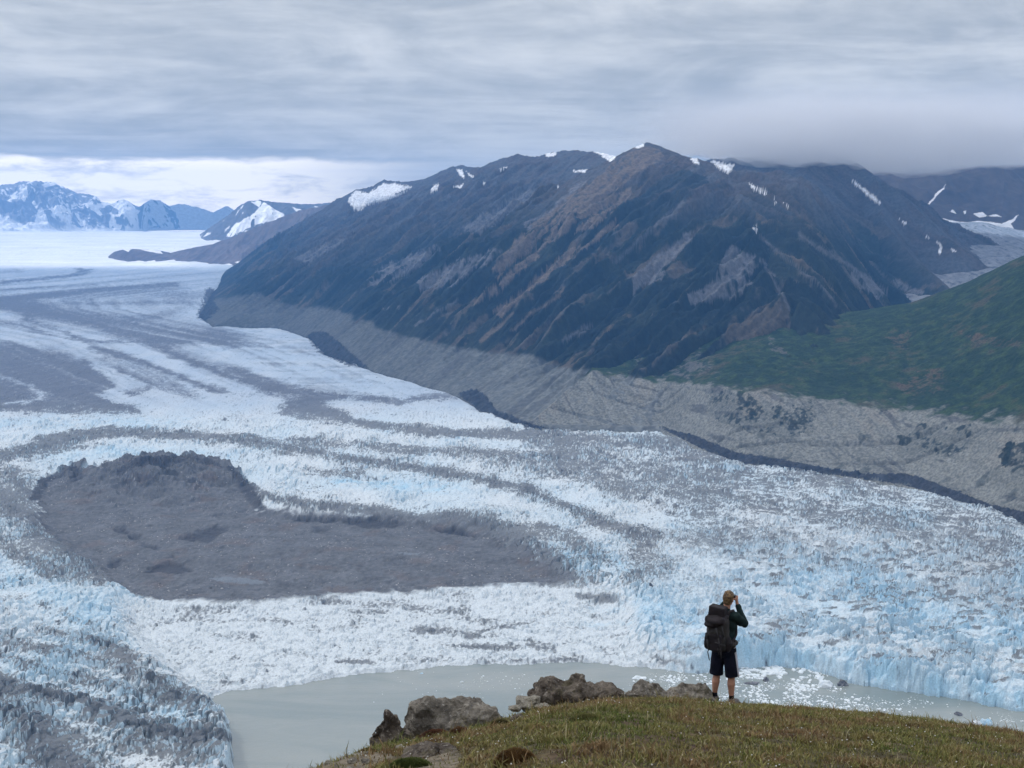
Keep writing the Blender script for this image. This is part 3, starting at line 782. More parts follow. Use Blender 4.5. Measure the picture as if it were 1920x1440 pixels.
def green_hill():
    us = np.arange(960, 2300, 1.45); tx = ray(us, 800)[0]
    # column profile: foot, trim line, bench, crest
    mpx = np.array(MARGIN[9:], float); um = np.interp(us, mpx[:, 0], mpx[:, 1]); Ym = y_of_v(um, 1); zm = H - ray(us, um)[1] * Ym
    tv = np.interp(us, [960, 1000, 1060, 1110, 1160, 1240, 1340, 1400, 1500, 1660, 1800, 1920, 2100, 2300], [799, 788, 735, 694, 704, 716, 726, 735, 746, 766, 786, 800, 830, 870])
    gv = np.interp(us, [960, 1000, 1060, 1110, 1180, 1290, 1400, 1500, 1600, 1700, 1760, 1800, 1860, 1920, 2000, 2100, 2300], [797, 785, 728, 672, 620, 594, 590, 590, 582, 566, 546, 530, 502, 474, 430, 370, 260])
    Yt = Ym + np.clip((um - tv) * 1.25, 4, 130)
    Yg = Yt + np.interp(us, [960, 1080, 1300, 1500, 1920, 2300], [60, 330, 470, 560, 640, 700])
    zt = H - ray(us, tv)[1] * Yt; zg = H - ray(us, gv)[1] * Yg
    t1 = np.linspace(0, 1, 150)[:, None]; t2 = np.linspace(0, 1, 330)[1:, None]; t3 = np.linspace(0, 1, 40)[1:, None]
    Y1 = Ym + (Yt - Ym) * t1; Z1 = zm - 3 + (zt - zm + 3) * (t1 * .75 + .25 * t1 ** 1.6)
    Y2 = Yt + (Yg - Yt) * t2; Z2 = zt + (zg - zt) * (t2 ** 1.05 * .6 + .4 * np.sin(t2 * math.pi / 2))
    Y3 = Yg + 500 * t3; Z3 = zg - 160 * t3 ** 1.3 - 60 * t3
    Y0 = Ym - 25 * np.linspace(1, 0.1, 6)[:, None]; Z0 = zm - 3 - (Ym - Y0) * .5
    Y = np.vstack([Y0, Y1, Y2, Y3]); Z = np.vstack([Z0, Z1, Z2, Z3]); nr = len(Y)
    q = np.vstack([np.zeros((6, 1)), t1, 1 + t2, 2 + t3]) + 0 * Y
    X = Y * tx[None]
    X, Y, Z, q = X.ravel(), Y.ravel(), Z.ravel(), q.ravel()
    Us = np.tile(us, nr)
    lowp = sst(q, 0, .2) * (1 - sst(q, .9, 1.05))
    hi = sst(q, 1.0, 1.25) * (1 - .6 * sst(q, 1.8, 2.0))
    gul = ridged(X / 30 + .012 * Y, Y / 260, 300, 4) - .6
    Z = Z + lowp * (3.0 * gul - 7.0 * sst(ridged(X / 95 + .02 * Y, Y / 600, 307, 3), .72, .95) + 1.6 * fbm(X / 9, Y / 12, 301, 4)) + hi * (11 * fbm(X / 130, Y / 150, 302, 5) + 3.0 * fbm(X / 24, Y / 24, 303, 4) + 1.2 * fbm(X / 6, Y / 6, 309, 3))
    Z += sst(q, .85, 1) * (1 - sst(q, 1.0, 1.3)) * 3 * fbm(X / 40, Y / 40, 304, 4)
    U, V = proj(X, Y, Z)
    n1 = fbm(X / 90, Y / 120, 311, 5); n2 = fbm(X / 16, Y / 20, 312, 5); n3 = fbm(X / 5, Y / 6, 313, 3); dn = fbm(X / 13 + .02 * Y, Y / 110, 314, 4)
    G1 = np.array([.014, .030, .015]); G2 = np.array([.036, .060, .022]); G3 = np.array([.062, .050, .034])
    C = lerp(G1, G2, sst(n2 + .5 * n1 + .3 * n3, -.25, .45)[:, None])
    C = lerp(C, G3, (.7 * sst(n1 + .5 * n2, .14, .42))[:, None])
    WU = U + 34 * n2 + 14 * n3; WV = V + 20 * n2 + 8 * n3
    red = patch_sum([[(1800, 625), (1920, 640), (1920, 655), (1830, 645)], [(1660, 640), (1720, 620), (1700, 660)], [(1690, 720), (1770, 690), (1780, 740), (1700, 745)]], WU, WV)
    C = lerp(C, np.array([.095, .066, .048]), (.62 * red * sst(n2 + n3 + n1, -.25, .25))[:, None])
    gp = patch_sum([[(1180, 680), (1240, 625), (1290, 635), (1325, 655), (1345, 690), (1350, 715), (1250, 712), (1180, 705)], [(1440, 640), (1470, 636), (1482, 670), (1450, 660)],
                    [(1330, 690), (1360, 700), (1340, 720)]], WU, WV)
    C = lerp(C, np.array([.135, .122, .130]), (.60 * gp * sst(dn + .9 * n2 + .4 * n3, -.05, .35))[:, None])
    SC = SCREE * np.array([1.12, 1.08, 1.02]) * (1 + .30 * dn + .22 * n3)[:, None]
    SC = lerp(SC, np.array([.205, .195, .168]), (.7 * sst(dn + n1, .12, .4) * sst(q, .3, .8))[:, None])
    SC = lerp(SC, GREY * .7, (.6 * sst(fbm(X / 11 + .03 * Y, Y / 90, 316, 4), .2, .4))[:, None])
    vegp = patch_sum([[(1340, 735), (1400, 735), (1440, 770), (1480, 790), (1530, 770), (1525, 800), (1480, 825), (1420, 815), (1345, 790), (1330, 760)],
                      [(1690, 820), (1740, 800), (1790, 805), (1860, 805), (1830, 835), (1790, 860), (1740, 850), (1700, 850)], [(1500, 760), (1530, 755), (1525, 790), (1505, 780)],
                      [(1870, 850), (1930, 820), (1960, 880), (1900, 900)], [(1440, 770), (1500, 760), (1500, 815), (1450, 815)]], WU, WV)
    sp = .8 * sst(.7 * n2 + .7 * dn + .8 * n3 + .2 * n1, -.12, .30)
    SC = lerp(SC, VEG * np.array([.9, 1.1, 1]), np.clip(vegp * (.12 + .9 * sp) + .5 * sst(n2 + n1, .42, .6) * sst(U, 1300, 1500), 0, .95)[:, None])
    tgap = np.tile(tv - gv, nr)
    q = np.where(tgap < 14, q * .9, q)
    edge = sst(tgap, 8, 22) * sst(q + .10 * n2 + .05 * dn, .97, 1.05)
    C = lerp(SC, C, edge[:, None])
    wt = patch_sum(WET, U + 6 * n3, V + 4 * n3)
    C = lerp(C, np.array([.034, .036, .044]) * (1 + .7 * n3 + .5 * n2)[:, None], (sst(wt + .6 * n2 + .3 * n3, .4, .7) * .95)[:, None])
    Z = Z + wt * (3.0 * fbm(X / 9, Y / 9, 330, 4) + 1.2 * fbm(X / 3, Y / 3, 331, 3))
    me = fast_mesh('green_hill', np.stack([X, Y, Z], -1), grid_faces(nr, len(us)))
    add_rgb(me, 'albedo', np.clip(C, .01, .9))
    me.materials.append(mat_land('hillside', .30, .35, 1.2, .22))
    o = link(bpy.data.objects.new('green_hill', me)); tag(o, 'dark green rounded hill above a bare tan scree bank', None, None, 'structure')


green_hill()


def loft_range(name, label, crest, foot, Yf, dY, seed, snow, rockc, us_step=1.2, rough=1.0, spurs=(), nrow=220):
    """a range far off: crest line and foot line traced in the photo, faces cut by spurs"""
    cr = np.array(crest, float); ft = np.array(foot, float)
    us = np.arange(cr[0, 0], cr[-1, 0] + .1, us_step)
    cv = np.interp(us, cr[:, 0], cr[:, 1]); fv = np.interp(us, ft[:, 0], ft[:, 1])
    Yc = (np.interp(us, cr[:, 0], cr[:, 2]) if cr.shape[1] > 2 else np.mean(y_of_v(fv)) + dY + 0 * us); Yb = (np.interp(us, ft[:, 0], ft[:, 2]) if ft.shape[1] > 2 else y_of_v(fv))
    zc = H - ray(us, cv)[1] * Yc; zb = H - ray(us, fv)[1] * Yb
    tx = ray(us, 420)[0]
    t = np.linspace(0, 1, nrow)[:, None]; t3 = np.linspace(0, 1, 30)[1:, None]
    hgt = np.maximum(zc - zb, 3)
    Y1 = Yb + (Yc - Yb) * t; Z1 = zb - 5 + (hgt + 5) * t ** 1.15
    Y2 = Yc + dY * t3 * .8; Z2 = zc - hgt * .9 * t3
    Y = np.vstack([Y1, Y2]); Z = np.vstack([Z1, Z2]); X = Y * tx[None]
    q = np.vstack([t, 1 + t3]) + 0 * Y
    sc = float(np.mean(hgt)) + 60
    hh = np.vstack([np.repeat(hgt[None], len(t), 0), np.repeat(hgt[None], len(t3), 0)]).ravel()
    X, Y, Z, q = X.ravel(), Y.ravel(), Z.ravel(), q.ravel()
    env = np.sin(np.clip(q, 0, 1) * math.pi) ** .7
    wrp = fbm(X / (sc * 2), Y / (sc * 2), seed + 7, 3)
    rg = ridged(X / (sc * .9) + .6 * wrp, Y / (sc * 3.2) + .4 * wrp, seed, 4) - .55
    Z = Z + rough * hh * env * (.55 * rg + .14 * fbm(X / (sc * .3), Y / (sc * .5), seed + 3, 4)) + rough * .05 * hh * (q > .9) * fbm(X / (sc * .15), Y / (sc * .3), seed + 5, 4)
    U, V = proj(X, Y, Z)
    n1 = fbm(X / (sc * .7), Y / (sc * 1.2), seed + 11, 5); n2 = fbm(X / (sc * .13), Y / (sc * .3), seed + 13, 4)
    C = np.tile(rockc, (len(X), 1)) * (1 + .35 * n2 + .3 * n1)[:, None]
    s = snow(U, V, q, rg, n1, n2)
    C = lerp(C, np.array([.93, .94, .95]), np.clip(s, 0, 1)[:, None])
    me = fast_mesh(name, np.stack([X, Y, Z], -1), grid_faces(nrow + 29, len(us)))
    add_rgb(me, 'albedo', np.clip(C, .01, .95)); me.materials.append(mat_land(name + '_rock', .03, .15))
    o = link(bpy.data.objects.new(name, me)); tag(o, label, None, None, 'structure'); return o


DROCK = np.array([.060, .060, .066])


def snow_far(U, V, q, rg, n1, n2):
    a = patch_sum([[(36, 350), (48, 346), (52, 360), (46, 378), (36, 370)], [(70, 395), (80, 390), (88, 410), (92, 425), (60, 425), (68, 410)], [(95, 390), (112, 388), (118, 402), (140, 418), (120, 415), (100, 400)],
                   [(-60, 400), (0, 402), (40, 420), (60, 432), (-60, 440)], [(165, 384), (210, 376), (240, 388), (262, 395), (246, 420), (234, 400), (205, 385), (175, 394)],
                   [(320, 378), (360, 380), (410, 392), (440, 396), (440, 440), (340, 440), (330, 400)], [(278, 390), (300, 396), (296, 402)]], U + 5 * n2 + 3 * n1, V + 4 * n2)
    return np.maximum(np.maximum(a, sst(q + .12 * n2 + .10 * n1, .16, .05)), sst(n1 * .9 + n2 * .8 - rg * .45 + .20 * (U > 205) + .05, .14, .24))


loft_range('far_mountain', 'hazy blue snow streaked mountains closing the far end of the glacier',
           [(-330, 372), (-200, 350), (-60, 356), (0, 348), (20, 347), (40, 341), (100, 341), (125, 352), (148, 362), (180, 367), (192, 378), (210, 382), (232, 372), (246, 380), (262, 388), (282, 374), (302, 376), (318, 386), (338, 382), (370, 388), (400, 398), (425, 386), (445, 396), (480, 400), (560, 400), (620, 420)],
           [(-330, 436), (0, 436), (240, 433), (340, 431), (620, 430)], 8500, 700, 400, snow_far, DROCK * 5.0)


def snow_mid(U, V, q, rg, n1, n2):
    a = patch_sum([[(470, 378), (490, 376), (512, 390), (534, 402), (530, 412), (498, 418), (470, 425), (450, 438), (424, 445), (436, 425), (460, 410), (478, 400), (484, 388)],
                   [(365, 452), (380, 440), (372, 456)], [(548, 388), (560, 392), (575, 396), (556, 398)], [(592, 388), (600, 390), (594, 392)]], U + 6 * n2 + 3 * n1, V + 5 * n2)
    return np.maximum(a * (n2 > -.28), sst(n2 + n1 * .6, .44, .52) * .9 * (U < 470))


loft_range('snowy_mountain', 'blue mountain with a white snowfield on its right flank',
           [(340, 458), (362, 448), (400, 422), (430, 402), (452, 384), (466, 377), (490, 375), (520, 379), (545, 381), (580, 383), (610, 381), (660, 376), (720, 380)],
           [(340, 459), (380, 463), (440, 462), (720, 470)], 7600, 700, 430, snow_mid, DROCK * 2.2, rough=.6)


def snow_low(U, V, q, rg, n1, n2):
    a = patch_sum([[(228, 467), (245, 466), (240, 472)], [(262, 468), (285, 467), (300, 470), (306, 476), (280, 472)], [(350, 493), (368, 492), (358, 497)], [(400, 498), (430, 494), (436, 496), (410, 501)], [(440, 492), (458, 489), (446, 494)]], U + 3 * n2, V + 2 * n2)
    return a * .9


loft_range('low_ridge', 'low brown ridge reaching out into the glacier below the snowy mountain',
           [(184, 494), (196, 484), (212, 472), (232, 467), (262, 467), (290, 468), (318, 474), (352, 466), (392, 459), (432, 446), (470, 430), (510, 414), (560, 396), (610, 384), (680, 380)],
           [(184, 496), (230, 498), (330, 501), (400, 504), (440, 506), (680, 506)], 7000, 450, 460, snow_low, np.array([.125, .100, .092]), rough=.6)


def snow_right(U, V, q, rg, n1, n2):
    a = patch_sum([[(1744, 412), (1770, 410), (1800, 416), (1850, 415), (1880, 420), (1912, 402), (1896, 420), (1900, 428), (1860, 428), (1800, 420), (1750, 418)], [(1780, 396), (1786, 392), (1792, 400)],
                   [(1806, 396), (1814, 396), (1808, 402)], [(1826, 402), (1840, 396), (1850, 404), (1836, 408)], [(1850, 404), (1868, 402), (1880, 408)], [(1776, 344), (1756, 362), (1738, 382), (1742, 382), (1760, 364)]], U + 4 * n2, V + 3 * n2)
    return a * .95


loft_range('right_mountain', 'dark mountain under low cloud behind a small side glacier',
           [(1560, 320, 4700), (1640, 312, 4700), (1700, 308, 4700), (1760, 298, 4700), (1820, 288, 4700), (1880, 278, 4700), (1960, 270, 4700), (2100, 262, 4700), (2300, 256, 4700)],
           [(1560, 470, 4150), (1760, 416, 4150), (1830, 420, 4150), (1920, 434, 4150), (2300, 470, 4150)], 4150, 420, 490, snow_right, np.array([.085, .070, .066]), rough=.5)


def side_glacier():
    us = np.arange(1640, 2300, 2.0); tx = ray(us, 450)[0]
    fv = np.interp(us, [1640, 1740, 1840, 1920, 2300], [455, 414, 416, 430, 470]); bv = np.interp(us, [1640, 1740, 1800, 1920, 2300], [610, 600, 590, 560, 520])
    Yf, Yb = np.full(len(us), 4200.0), np.interp(us, [1640, 2300], [2750, 2650])
    zf = H - ray(us, fv)[1] * Yf; zb = H - ray(us, bv)[1] * Yb
    t = np.linspace(0, 1, 160)[:, None]
    Y = Yb + (Yf - Yb) * t; Z = zb + (zf - zb) * t; X = Y * tx
    X, Y, Z = X.ravel(), Y.ravel(), Z.ravel()
    Z = Z + 6 * fbm(X / 50, Y / 90, 500, 5)
    U, V = proj(X, Y, Z)
    n = fbm(X / 40, Y / 120, 501, 5); n2 = fbm(X / 12, Y / 40, 502, 4)
    C = lerp(np.array([.36, .41, .47]), np.array([.55, .6, .66]), sst(n, -.3, .4)[:, None])
    tt = np.repeat(t, len(us), 1).ravel(); mor = sst(tt + .06 * n + .03 * n2, .86, .78)
    C = lerp(C, np.array([.125, .122, .125]) , (mor * (.8 + .4 * n2))[:, None].clip(0, 1))
    C = lerp(C, np.array([.06, .062, .07]), (.8 * sst(n2 + n, .2, .5))[:, None])
    me = fast_mesh('side_glacier', np.stack([X, Y, Z], -1), grid_faces(160, len(us)))
    add_rgb(me, 'albedo', np.clip(C, .01, .9)); me.materials.append(mat_land('side_ice', .2, .25))
    o = link(bpy.data.objects.new('side_glacier', me)); tag(o, 'small grey side glacier with moraine at the foot of the right mountain', None, None, 'structure')


side_glacier()


# ================================================================== THE NEAR HILLTOP
CRU = [-1500, -600, -300, 0, 200, 300, 420, 500, 590, 650, 690, 760, 850, 950, 1000, 1100, 1190, 1260, 1340, 1450, 1580, 1700, 1800, 1920, 2200, 2800]
CRV = [2300, 2000, 1850, 1700, 1610, 1565, 1510, 1475, 1440, 1420, 1408, 1396, 1378, 1352, 1336, 1318, 1312, 1312, 1319, 1326, 1337, 1348, 1360, 1378, 1425, 1540]
CRY = np.interp(CRU, [-1500, 300, 690, 950, 1200, 1355, 1920, 2800], [9.0, 12.5, 15.0, 17.6, 19.6, 20.4, 19.6, 17.0])


def hill_z(x, y, bumps=True):
    x = np.asarray(x, float); y = np.asarray(y, float)
    ye = np.maximum(y, 5.0); tx = x / ye
    k = np.interp(tx, ray(CRU, CRV)[0], ray(CRU, CRV)[1]); Dc = np.interp(tx, ray(CRU, CRV)[0], CRY)
    c = -1.6 / Dc ** 2
    yy = np.maximum(y, 0)
    r = np.minimum(yy, Dc * 3.2)
    z = 298.4 - k * r - 2 * c * Dc * r + c * r * r
    z = z + (yy - r) * (-k + 4.4 * c * Dc)
    z = z - .10 * np.minimum(y, 0)
    z = z - .010 * np.maximum(yy - Dc * 1.25, 0) ** 1.2 * 1.0
    if bumps:
        near = 1 - sst(yy, 60, 120)
        z = z + near * (.055 * fbm(x / 1.6, y / 1.6, 600, 3) + .030 * fbm(x / .45, y / .45, 601, 3)) * sst(yy, 1, 6)
    return np.maximum(z, -5.5)


def hill_hit(u, v):
    ys = np.linspace(6, 24, 1500); tx, k = ray(u, v); g_ = hill_z(tx * ys, ys, False) - (H - k * ys)
    i = np.argmax(g_ > 0) if (g_ > 0).any() else int(np.argmax(g_))
    return float(ys[i])


def ax_(lo, hi, a, b, st, g):
    mid = np.arange(a, b, st); r = [b]; q = st
    while r[-1] < hi: q *= g; r.append(r[-1] + q)
    l = [a]; q = st
    while l[-1] > lo: q *= g; l.append(l[-1] - q)
    return np.concatenate([l[:0:-1], mid, r])


def build_hill():
    xs = ax_(-420, 460, -8, 11, .055, 1.07); ys = ax_(-60, 470, 6, 26, .055, 1.06)
    X, Y = np.meshgrid(xs, ys); X = X.ravel(); Y = Y.ravel(); Z = hill_z(X, Y)
    n1 = fbm(X / 2.2, Y / 2.2, 610, 4); n2 = fbm(X / .35, Y / .35, 611, 4); n3 = fbm(X / .9, Y / .9, 612, 4)
    C = lerp(np.array([.060, .052, .030]), np.array([.100, .078, .042]), sst(n2 + n3, -.3, .4)[:, None])
    C = lerp(C, np.array([.068, .045, .034]), (.8 * sst(n1 + .6 * n3, .08, .35))[:, None])
    # bare stony ground lower left and on the steep flank
    U, V = proj(X, Y, Z)
    bare = np.maximum(poly_mask([(790, 1408), (850, 1402), (870, 1420), (850, 1450), (770, 1450)], U + 16 * n3, V + 8 * n3), poly_mask([(560, 1452), (640, 1420), (700, 1408), (740, 1416), (690, 1450)], U + 16 * n3, V + 8 * n3))
    bare = np.maximum(bare, sst(Y, 30, 45))
    C = lerp(C, np.array([.165, .140, .105]) * (1 + .4 * n2)[:, None], (bare * .85)[:, None])
    me = fast_mesh('hill', np.stack([X, Y, Z], -1), grid_faces(len(ys), len(xs)))
    add_rgb(me, 'albedo', np.clip(C, .01, .6)); me.materials.append(mat_land('turf', 9.0, .4, .02, 40.0))
    o = link(bpy.data.objects.new('hill', me)); tag(o, 'mossy hilltop with short olive and brown turf in the foreground', None, None, 'structure')


build_hill()


def put_color_attr_mat(name, rough=.8, spec=.15):
    m, g, b = mat_base(name, rough, spec)
    a = g.new('ShaderNodeAttribute', attribute_name='albedo'); g.l.new(a.outputs['Color'], b.inputs['Base Color'])
    return m


M_LEAF = put_color_attr_mat('leaf_blades')


def blades(x, y, z, h, lean, wid, col):
    """one thin bent triangle strip per blade (5 verts, 3 tris)"""
    n = len(x); an = rng.uniform(0, 2 * math.pi, n); fx, fy = np.cos(an), np.sin(an)
    la = rng.uniform(0, 2 * math.pi, n); lx, ly = np.cos(la) * lean * h, np.sin(la) * lean * h
    P = np.empty((n, 5, 3), np.float32)
    for i, (t, ww) in enumerate(((0, 1), (0, -1), (.55, .8), (.55, -.8), (1, 0))):
        P[:, i, 0] = x + fx * wid * ww * .5 + lx * t * t; P[:, i, 1] = y + fy * wid * ww * .5 + ly * t * t; P[:, i, 2] = z + h * t * (1 - .25 * lean * t)
    b = (np.arange(n) * 5)[:, None]
    Fc = np.concatenate([b + [0, 1, 3], b + [0, 3, 2], b + [2, 3, 4]], 0)
    return P.reshape(-1, 3), Fc, np.repeat(col, 5, 0)


def build_grass():
    n = 330000
    v = rng.uniform(1302, 1470, n * 2); u = rng.uniform(500, 2000, n * 2)
    y = rng.uniform(8.2, 22.5, n * 2); tx = ray(u, 1400)[0]; x = tx * y
    keep = rng.uniform(0, 1, n * 2) < (y / 22.5)
    x, y = x[keep], y[keep]
    k = np.interp(x / y, ray(CRU, CRV)[0], CRY); ok = y < k + .5
    x, y = x[ok], y[ok]; z = hill_z(x, y)
    U, V = proj(x, y, z)
    n1 = fbm(x / 1.7, y / 1.7, 620, 4); n2 = fbm(x / .5, y / .5, 621, 4); n3 = fbm(x / .18, y / .18, 622, 2)
    gu = perlin(x / .35, y / .35, 625)
    bare = np.maximum(poly_mask([(790, 1408), (850, 1402), (870, 1420), (850, 1450), (770, 1450)], U + 10 * n2, V), poly_mask([(560, 1452), (640, 1420), (700, 1408), (740, 1416), (690, 1450)], U + 10 * n2, V))
    ok = (rng.uniform(0, 1, len(x)) < .55 + .8 * (n2 + n3)) & ((bare < .5) | (rng.uniform(0, 1, len(x)) < .12)) & (V < 1475)
    x, y, z, n1, n2, n3, U = (q[ok] for q in (x, y, z, n1, n2, n3, U)); m = len(x)
    g1 = np.array([.085, .112, .028]); g2 = np.array([.165, .150, .052]); g3 = np.array([.180, .118, .060]); g4 = np.array([.25, .22, .13]); g5 = np.array([.080, .042, .030])
    rr = rng.uniform(0, 1, m)
    q = n2 * .9 + n1 * .8 + .35 * (rr - .5)
    C = lerp(g1, g2, sst(q, -.45, .05)[:, None]); C = lerp(C, g3, sst(q + .10, .17, .47)[:, None])
    C = lerp(C, g5, (.8 * sst(n1 * .8 - n2 + .2 * rr, .32, .55))[:, None])
    C = np.where((rng.uniform(0, 1, m) < .10)[:, None], g4, C) * rng.uniform(.8, 1.4, m)[:, None]
    h = (.026 + .026 * np.clip(n2 + .5, 0, 1.4)) * (1 - .55 * np.exp(-((x - 3.27) ** 2 + (y - 19.9) ** 2) / .16)) * rng.uniform(.6, 1.5, m)
    h *= np.where(rng.uniform(0, 1, m) < .025, 2.3, 1) * (1 + .8 * sst(perlin(x / .28, y / .28, 627) + .5 * perlin(x / .9, y / .9, 628), .15, .55))
    P, Fc, CC = blades(x, y, z - .012, h, rng.uniform(.15, .9, m), rng.uniform(.006, .013, m), C)
    me = fast_mesh('grass', P, Fc, False); add_rgb(me, 'albedo', CC); me.materials.append(M_LEAF)
    tag(link(bpy.data.objects.new('grass', me)), 'short olive and brown grass and moss covering the hilltop', None, None, 'stuff')
    # pale seed heads
    n = 900
    y = rng.uniform(8.5, 20.5, n); u = rng.uniform(640, 1990, n); x = ray(u, 1400)[0] * y
    ok = (fbm(x / 1.3, y / 1.3, 640, 3) + .2 * rng.uniform(-1, 1, n) > .02) & (y < np.interp(x / y, ray(CRU, CRV)[0], CRY) - .4)
    x, y = x[ok], y[ok]; z = hill_z(x, y) + rng.uniform(.04, .085, len(x)); r = rng.uniform(.004, .0085, len(x))
    oc = np.array([(1, 0, 0), (-1, 0, 0), (0, 1, 0), (0, -1, 0), (0, 0, 1), (0, 0, -1)], float)
    Pp = (np.stack([x, y, z], -1)[:, None] + oc[None] * r[:, None, None]).reshape(-1, 3)
    of = np.array([(0, 2, 4), (2, 1, 4), (1, 3, 4), (3, 0, 4), (2, 0, 5), (1, 2, 5), (3, 1, 5), (0, 3, 5)])
    Ff = (np.arange(len(x))[:, None, None] * 6 + of[None]).reshape(-1, 3)
    me = fast_mesh('seed_heads', Pp, Ff); me.materials.append(mat_simple('pale_fluff', (.42, .41, .36), (.62, .60, .55), 30))
    tag(link(bpy.data.objects.new('seed_heads', me)), 'tiny pale seed heads scattered through the grass', None, None, 'stuff')


build_grass()


# ------------------------------------------------------------------ solids grown from rounded blobs
def add_ball(bm, c, r, rot=None, seg=16):
    M = Matrix.Translation(Vector(c))
    if rot is not None: M = M @ rot
    r = (r, r, r) if isinstance(r, (int, float)) else r
    M = M @ Matrix.Diagonal((*r, 1))
    bmesh.ops.create_uvsphere(bm, u_segments=seg, v_segments=max(8, seg // 2 + 2), radius=1.0, matrix=M)


def add_limb(bm, a, c, r0, r1, seg=16, caps=True):
    a, c = Vector(a), Vector(c); d = c - a
    q = d.to_track_quat('Z', 'Y').to_matrix().to_4x4()
    M = Matrix.Translation((a + c) / 2) @ q
    bmesh.ops.create_cone(bm, cap_ends=True, segments=seg, radius1=r0, radius2=r1, depth=d.length, matrix=M)
    if caps: add_ball(bm, a, r0, None, seg); add_ball(bm, c, r1, None, seg)


def add_block(bm, c, size, rot=None, bev=0.0):
    M = Matrix.Translation(Vector(c))
    if rot is not None: M = M @ rot
    g = bmesh.ops.create_cube(bm, size=1.0, matrix=M @ Matrix.Diagonal((*size, 1)))
    if bev:
        es = list({e for v in g['verts'] for e in v.link_edges})
        bmesh.ops.bevel(bm, geom=es, offset=bev, segments=3, affect='EDGES', profile=.6)


def solid(name, bm, mat, parent=None, voxel=None, smooth_it=0, factor=.5, smooth=True, link_it=True):
    me = bpy.data.meshes.new(name); bm.to_mesh(me); bm.free()
    o = bpy.data.objects.new(name, me); COL.objects.link(o)
    if voxel:
        md = o.modifiers.new('r', 'REMESH'); md.mode = 'VOXEL'; md.voxel_size = voxel
        if smooth_it:
            ms = o.modifiers.new('s', 'SMOOTH'); ms.iterations = smooth_it; ms.factor = factor
        dg = bpy.context.evaluated_depsgraph_get()
        me2 = bpy.data.meshes.new_from_object(o.evaluated_get(dg)); o.modifiers.clear()
        o.data = me2; bpy.data.meshes.remove(me); me = me2; me.name = name
    me.polygons.foreach_set('use_smooth', np.full(len(me.polygons), smooth, bool))
    me.materials.clear(); me.materials.append(mat)
    if parent is not None: o.parent = parent
    return o


def rough_up(o, amps, seed, sharp=True):
    """push a surface in and out; sharp: chipped facets from cell noise"""
    me = o.data; n = len(me.vertices); co = np.empty(n * 3, np.float32); me.vertices.foreach_get('co', co); co = co.reshape(-1, 3)
    no = np.empty(n * 3, np.float32); me.vertices.foreach_get('normal', no); no = no.reshape(-1, 3)
    for i, (size, amp) in enumerate(amps):
        d = np.empty(n, np.float32); off = Vector((seed * 3.1 + i * 7, seed * 1.7, i * 5.3)); src = co.copy()
        for j in range(n):
            p = Vector(src[j]) / size + off
            if sharp:
                w_ = mnoise.noise(p * 1.7) * .35
                dd_, _ = mnoise.voronoi(p + Vector((w_, w_, -w_)))
                d[j] = .55 - dd_[0] * .9 - .5 * max(0.0, .12 - (dd_[1] - dd_[0])) / .12
            else: d[j] = mnoise.noise(p)
        co = co + no * (d * amp)[:, None]
    me.vertices.foreach_set('co', co.ravel().astype(np.float32)); me.update()


def scrape(o, seed, n_cuts, rad, depth, limit):
    """knock flat facets off a rock, never deeper than limit"""
    me = o.data; n = len(me.vertices); co = np.empty(n * 3, np.float32); me.vertices.foreach_get('co', co); co = co.reshape(-1, 3); start = co.copy()
    no = np.empty(n * 3, np.float32); me.vertices.foreach_get('normal', no); no = no.reshape(-1, 3); r = np.random.default_rng(seed)
    for _ in range(n_cuts):
        i = r.integers(n); nn = no[i] + r.normal(0, .30, 3); nn /= np.linalg.norm(nn); q = rad * r.uniform(.6, 1.4)
        rel = co - co[i]; dist = np.linalg.norm(rel, axis=1); hgt = rel @ nn + depth * r.uniform(0, 1) * q
        wgt = np.clip(2.2 - 2.2 * dist / q, 0, 1) * (no @ nn > .1)
        co -= (np.maximum(hgt, 0) * wgt)[:, None] * nn[None]
        mv = co - start; ln = np.linalg.norm(mv, axis=1); co = start + mv * np.minimum(1, limit / np.maximum(ln, 1e-6))[:, None]
    me.vertices.foreach_set('co', co.ravel().astype(np.float32)); me.update()


def crag(o, seed, q):
    """sharp crests and cracks"""
    me = o.data; n = len(me.vertices); co = np.empty(n * 3, np.float32); me.vertices.foreach_get('co', co); co = co.reshape(-1, 3)
    no = np.empty(n * 3, np.float32); me.vertices.foreach_get('normal', no); no = no.reshape(-1, 3)
    d = np.array([mnoise.ridged_multi_fractal(Vector((c[0] * 1.1 + c[2] * .5, c[1], c[2] * .7 - c[0] * .4)) / (q * 1.15) + Vector((seed * 2.7, seed, 4)), .9, 2.1, 5, 1.0, 2.0) for c in co], np.float32)
    d -= np.median(d)
    co += no * (np.clip(d, -1.6, 1.3) * q * .16)[:, None]
    me.vertices.foreach_set('co', co.ravel().astype(np.float32)); me.update()


def rock_mat(name, c1, c2, c3):
    m, g, b = mat_base(name, .92, .15)
    tc = g.new('ShaderNodeTexCoord').outputs['Object']
    n1 = g.noise(tc, 3.5, 6, .65, .6); n2 = g.noise(tc, 16, 5, .7); n3 = g.noise(tc, 6.0, 4, .6)
    c = g.mix(g.smooth(n1, .38, .62), c1, c2); c = g.mix(g.smooth(n2, .54, .70, 0, .75), c, c3)
    c = g.mix(g.smooth(n3, .56, .66, 0, .7), c, (.085, .075, .045))
    g.l.new(c, b.inputs['Base Color'])
    bp = g.new('ShaderNodeBump'); bp.inputs['Strength'].default_value = 1; bp.inputs['Distance'].default_value = .035
    g.l.new(g.noise(tc, 22, 6, .7), bp.inputs['Height']); g.l.new(bp.outputs[0], b.inputs['Normal'])
    return m


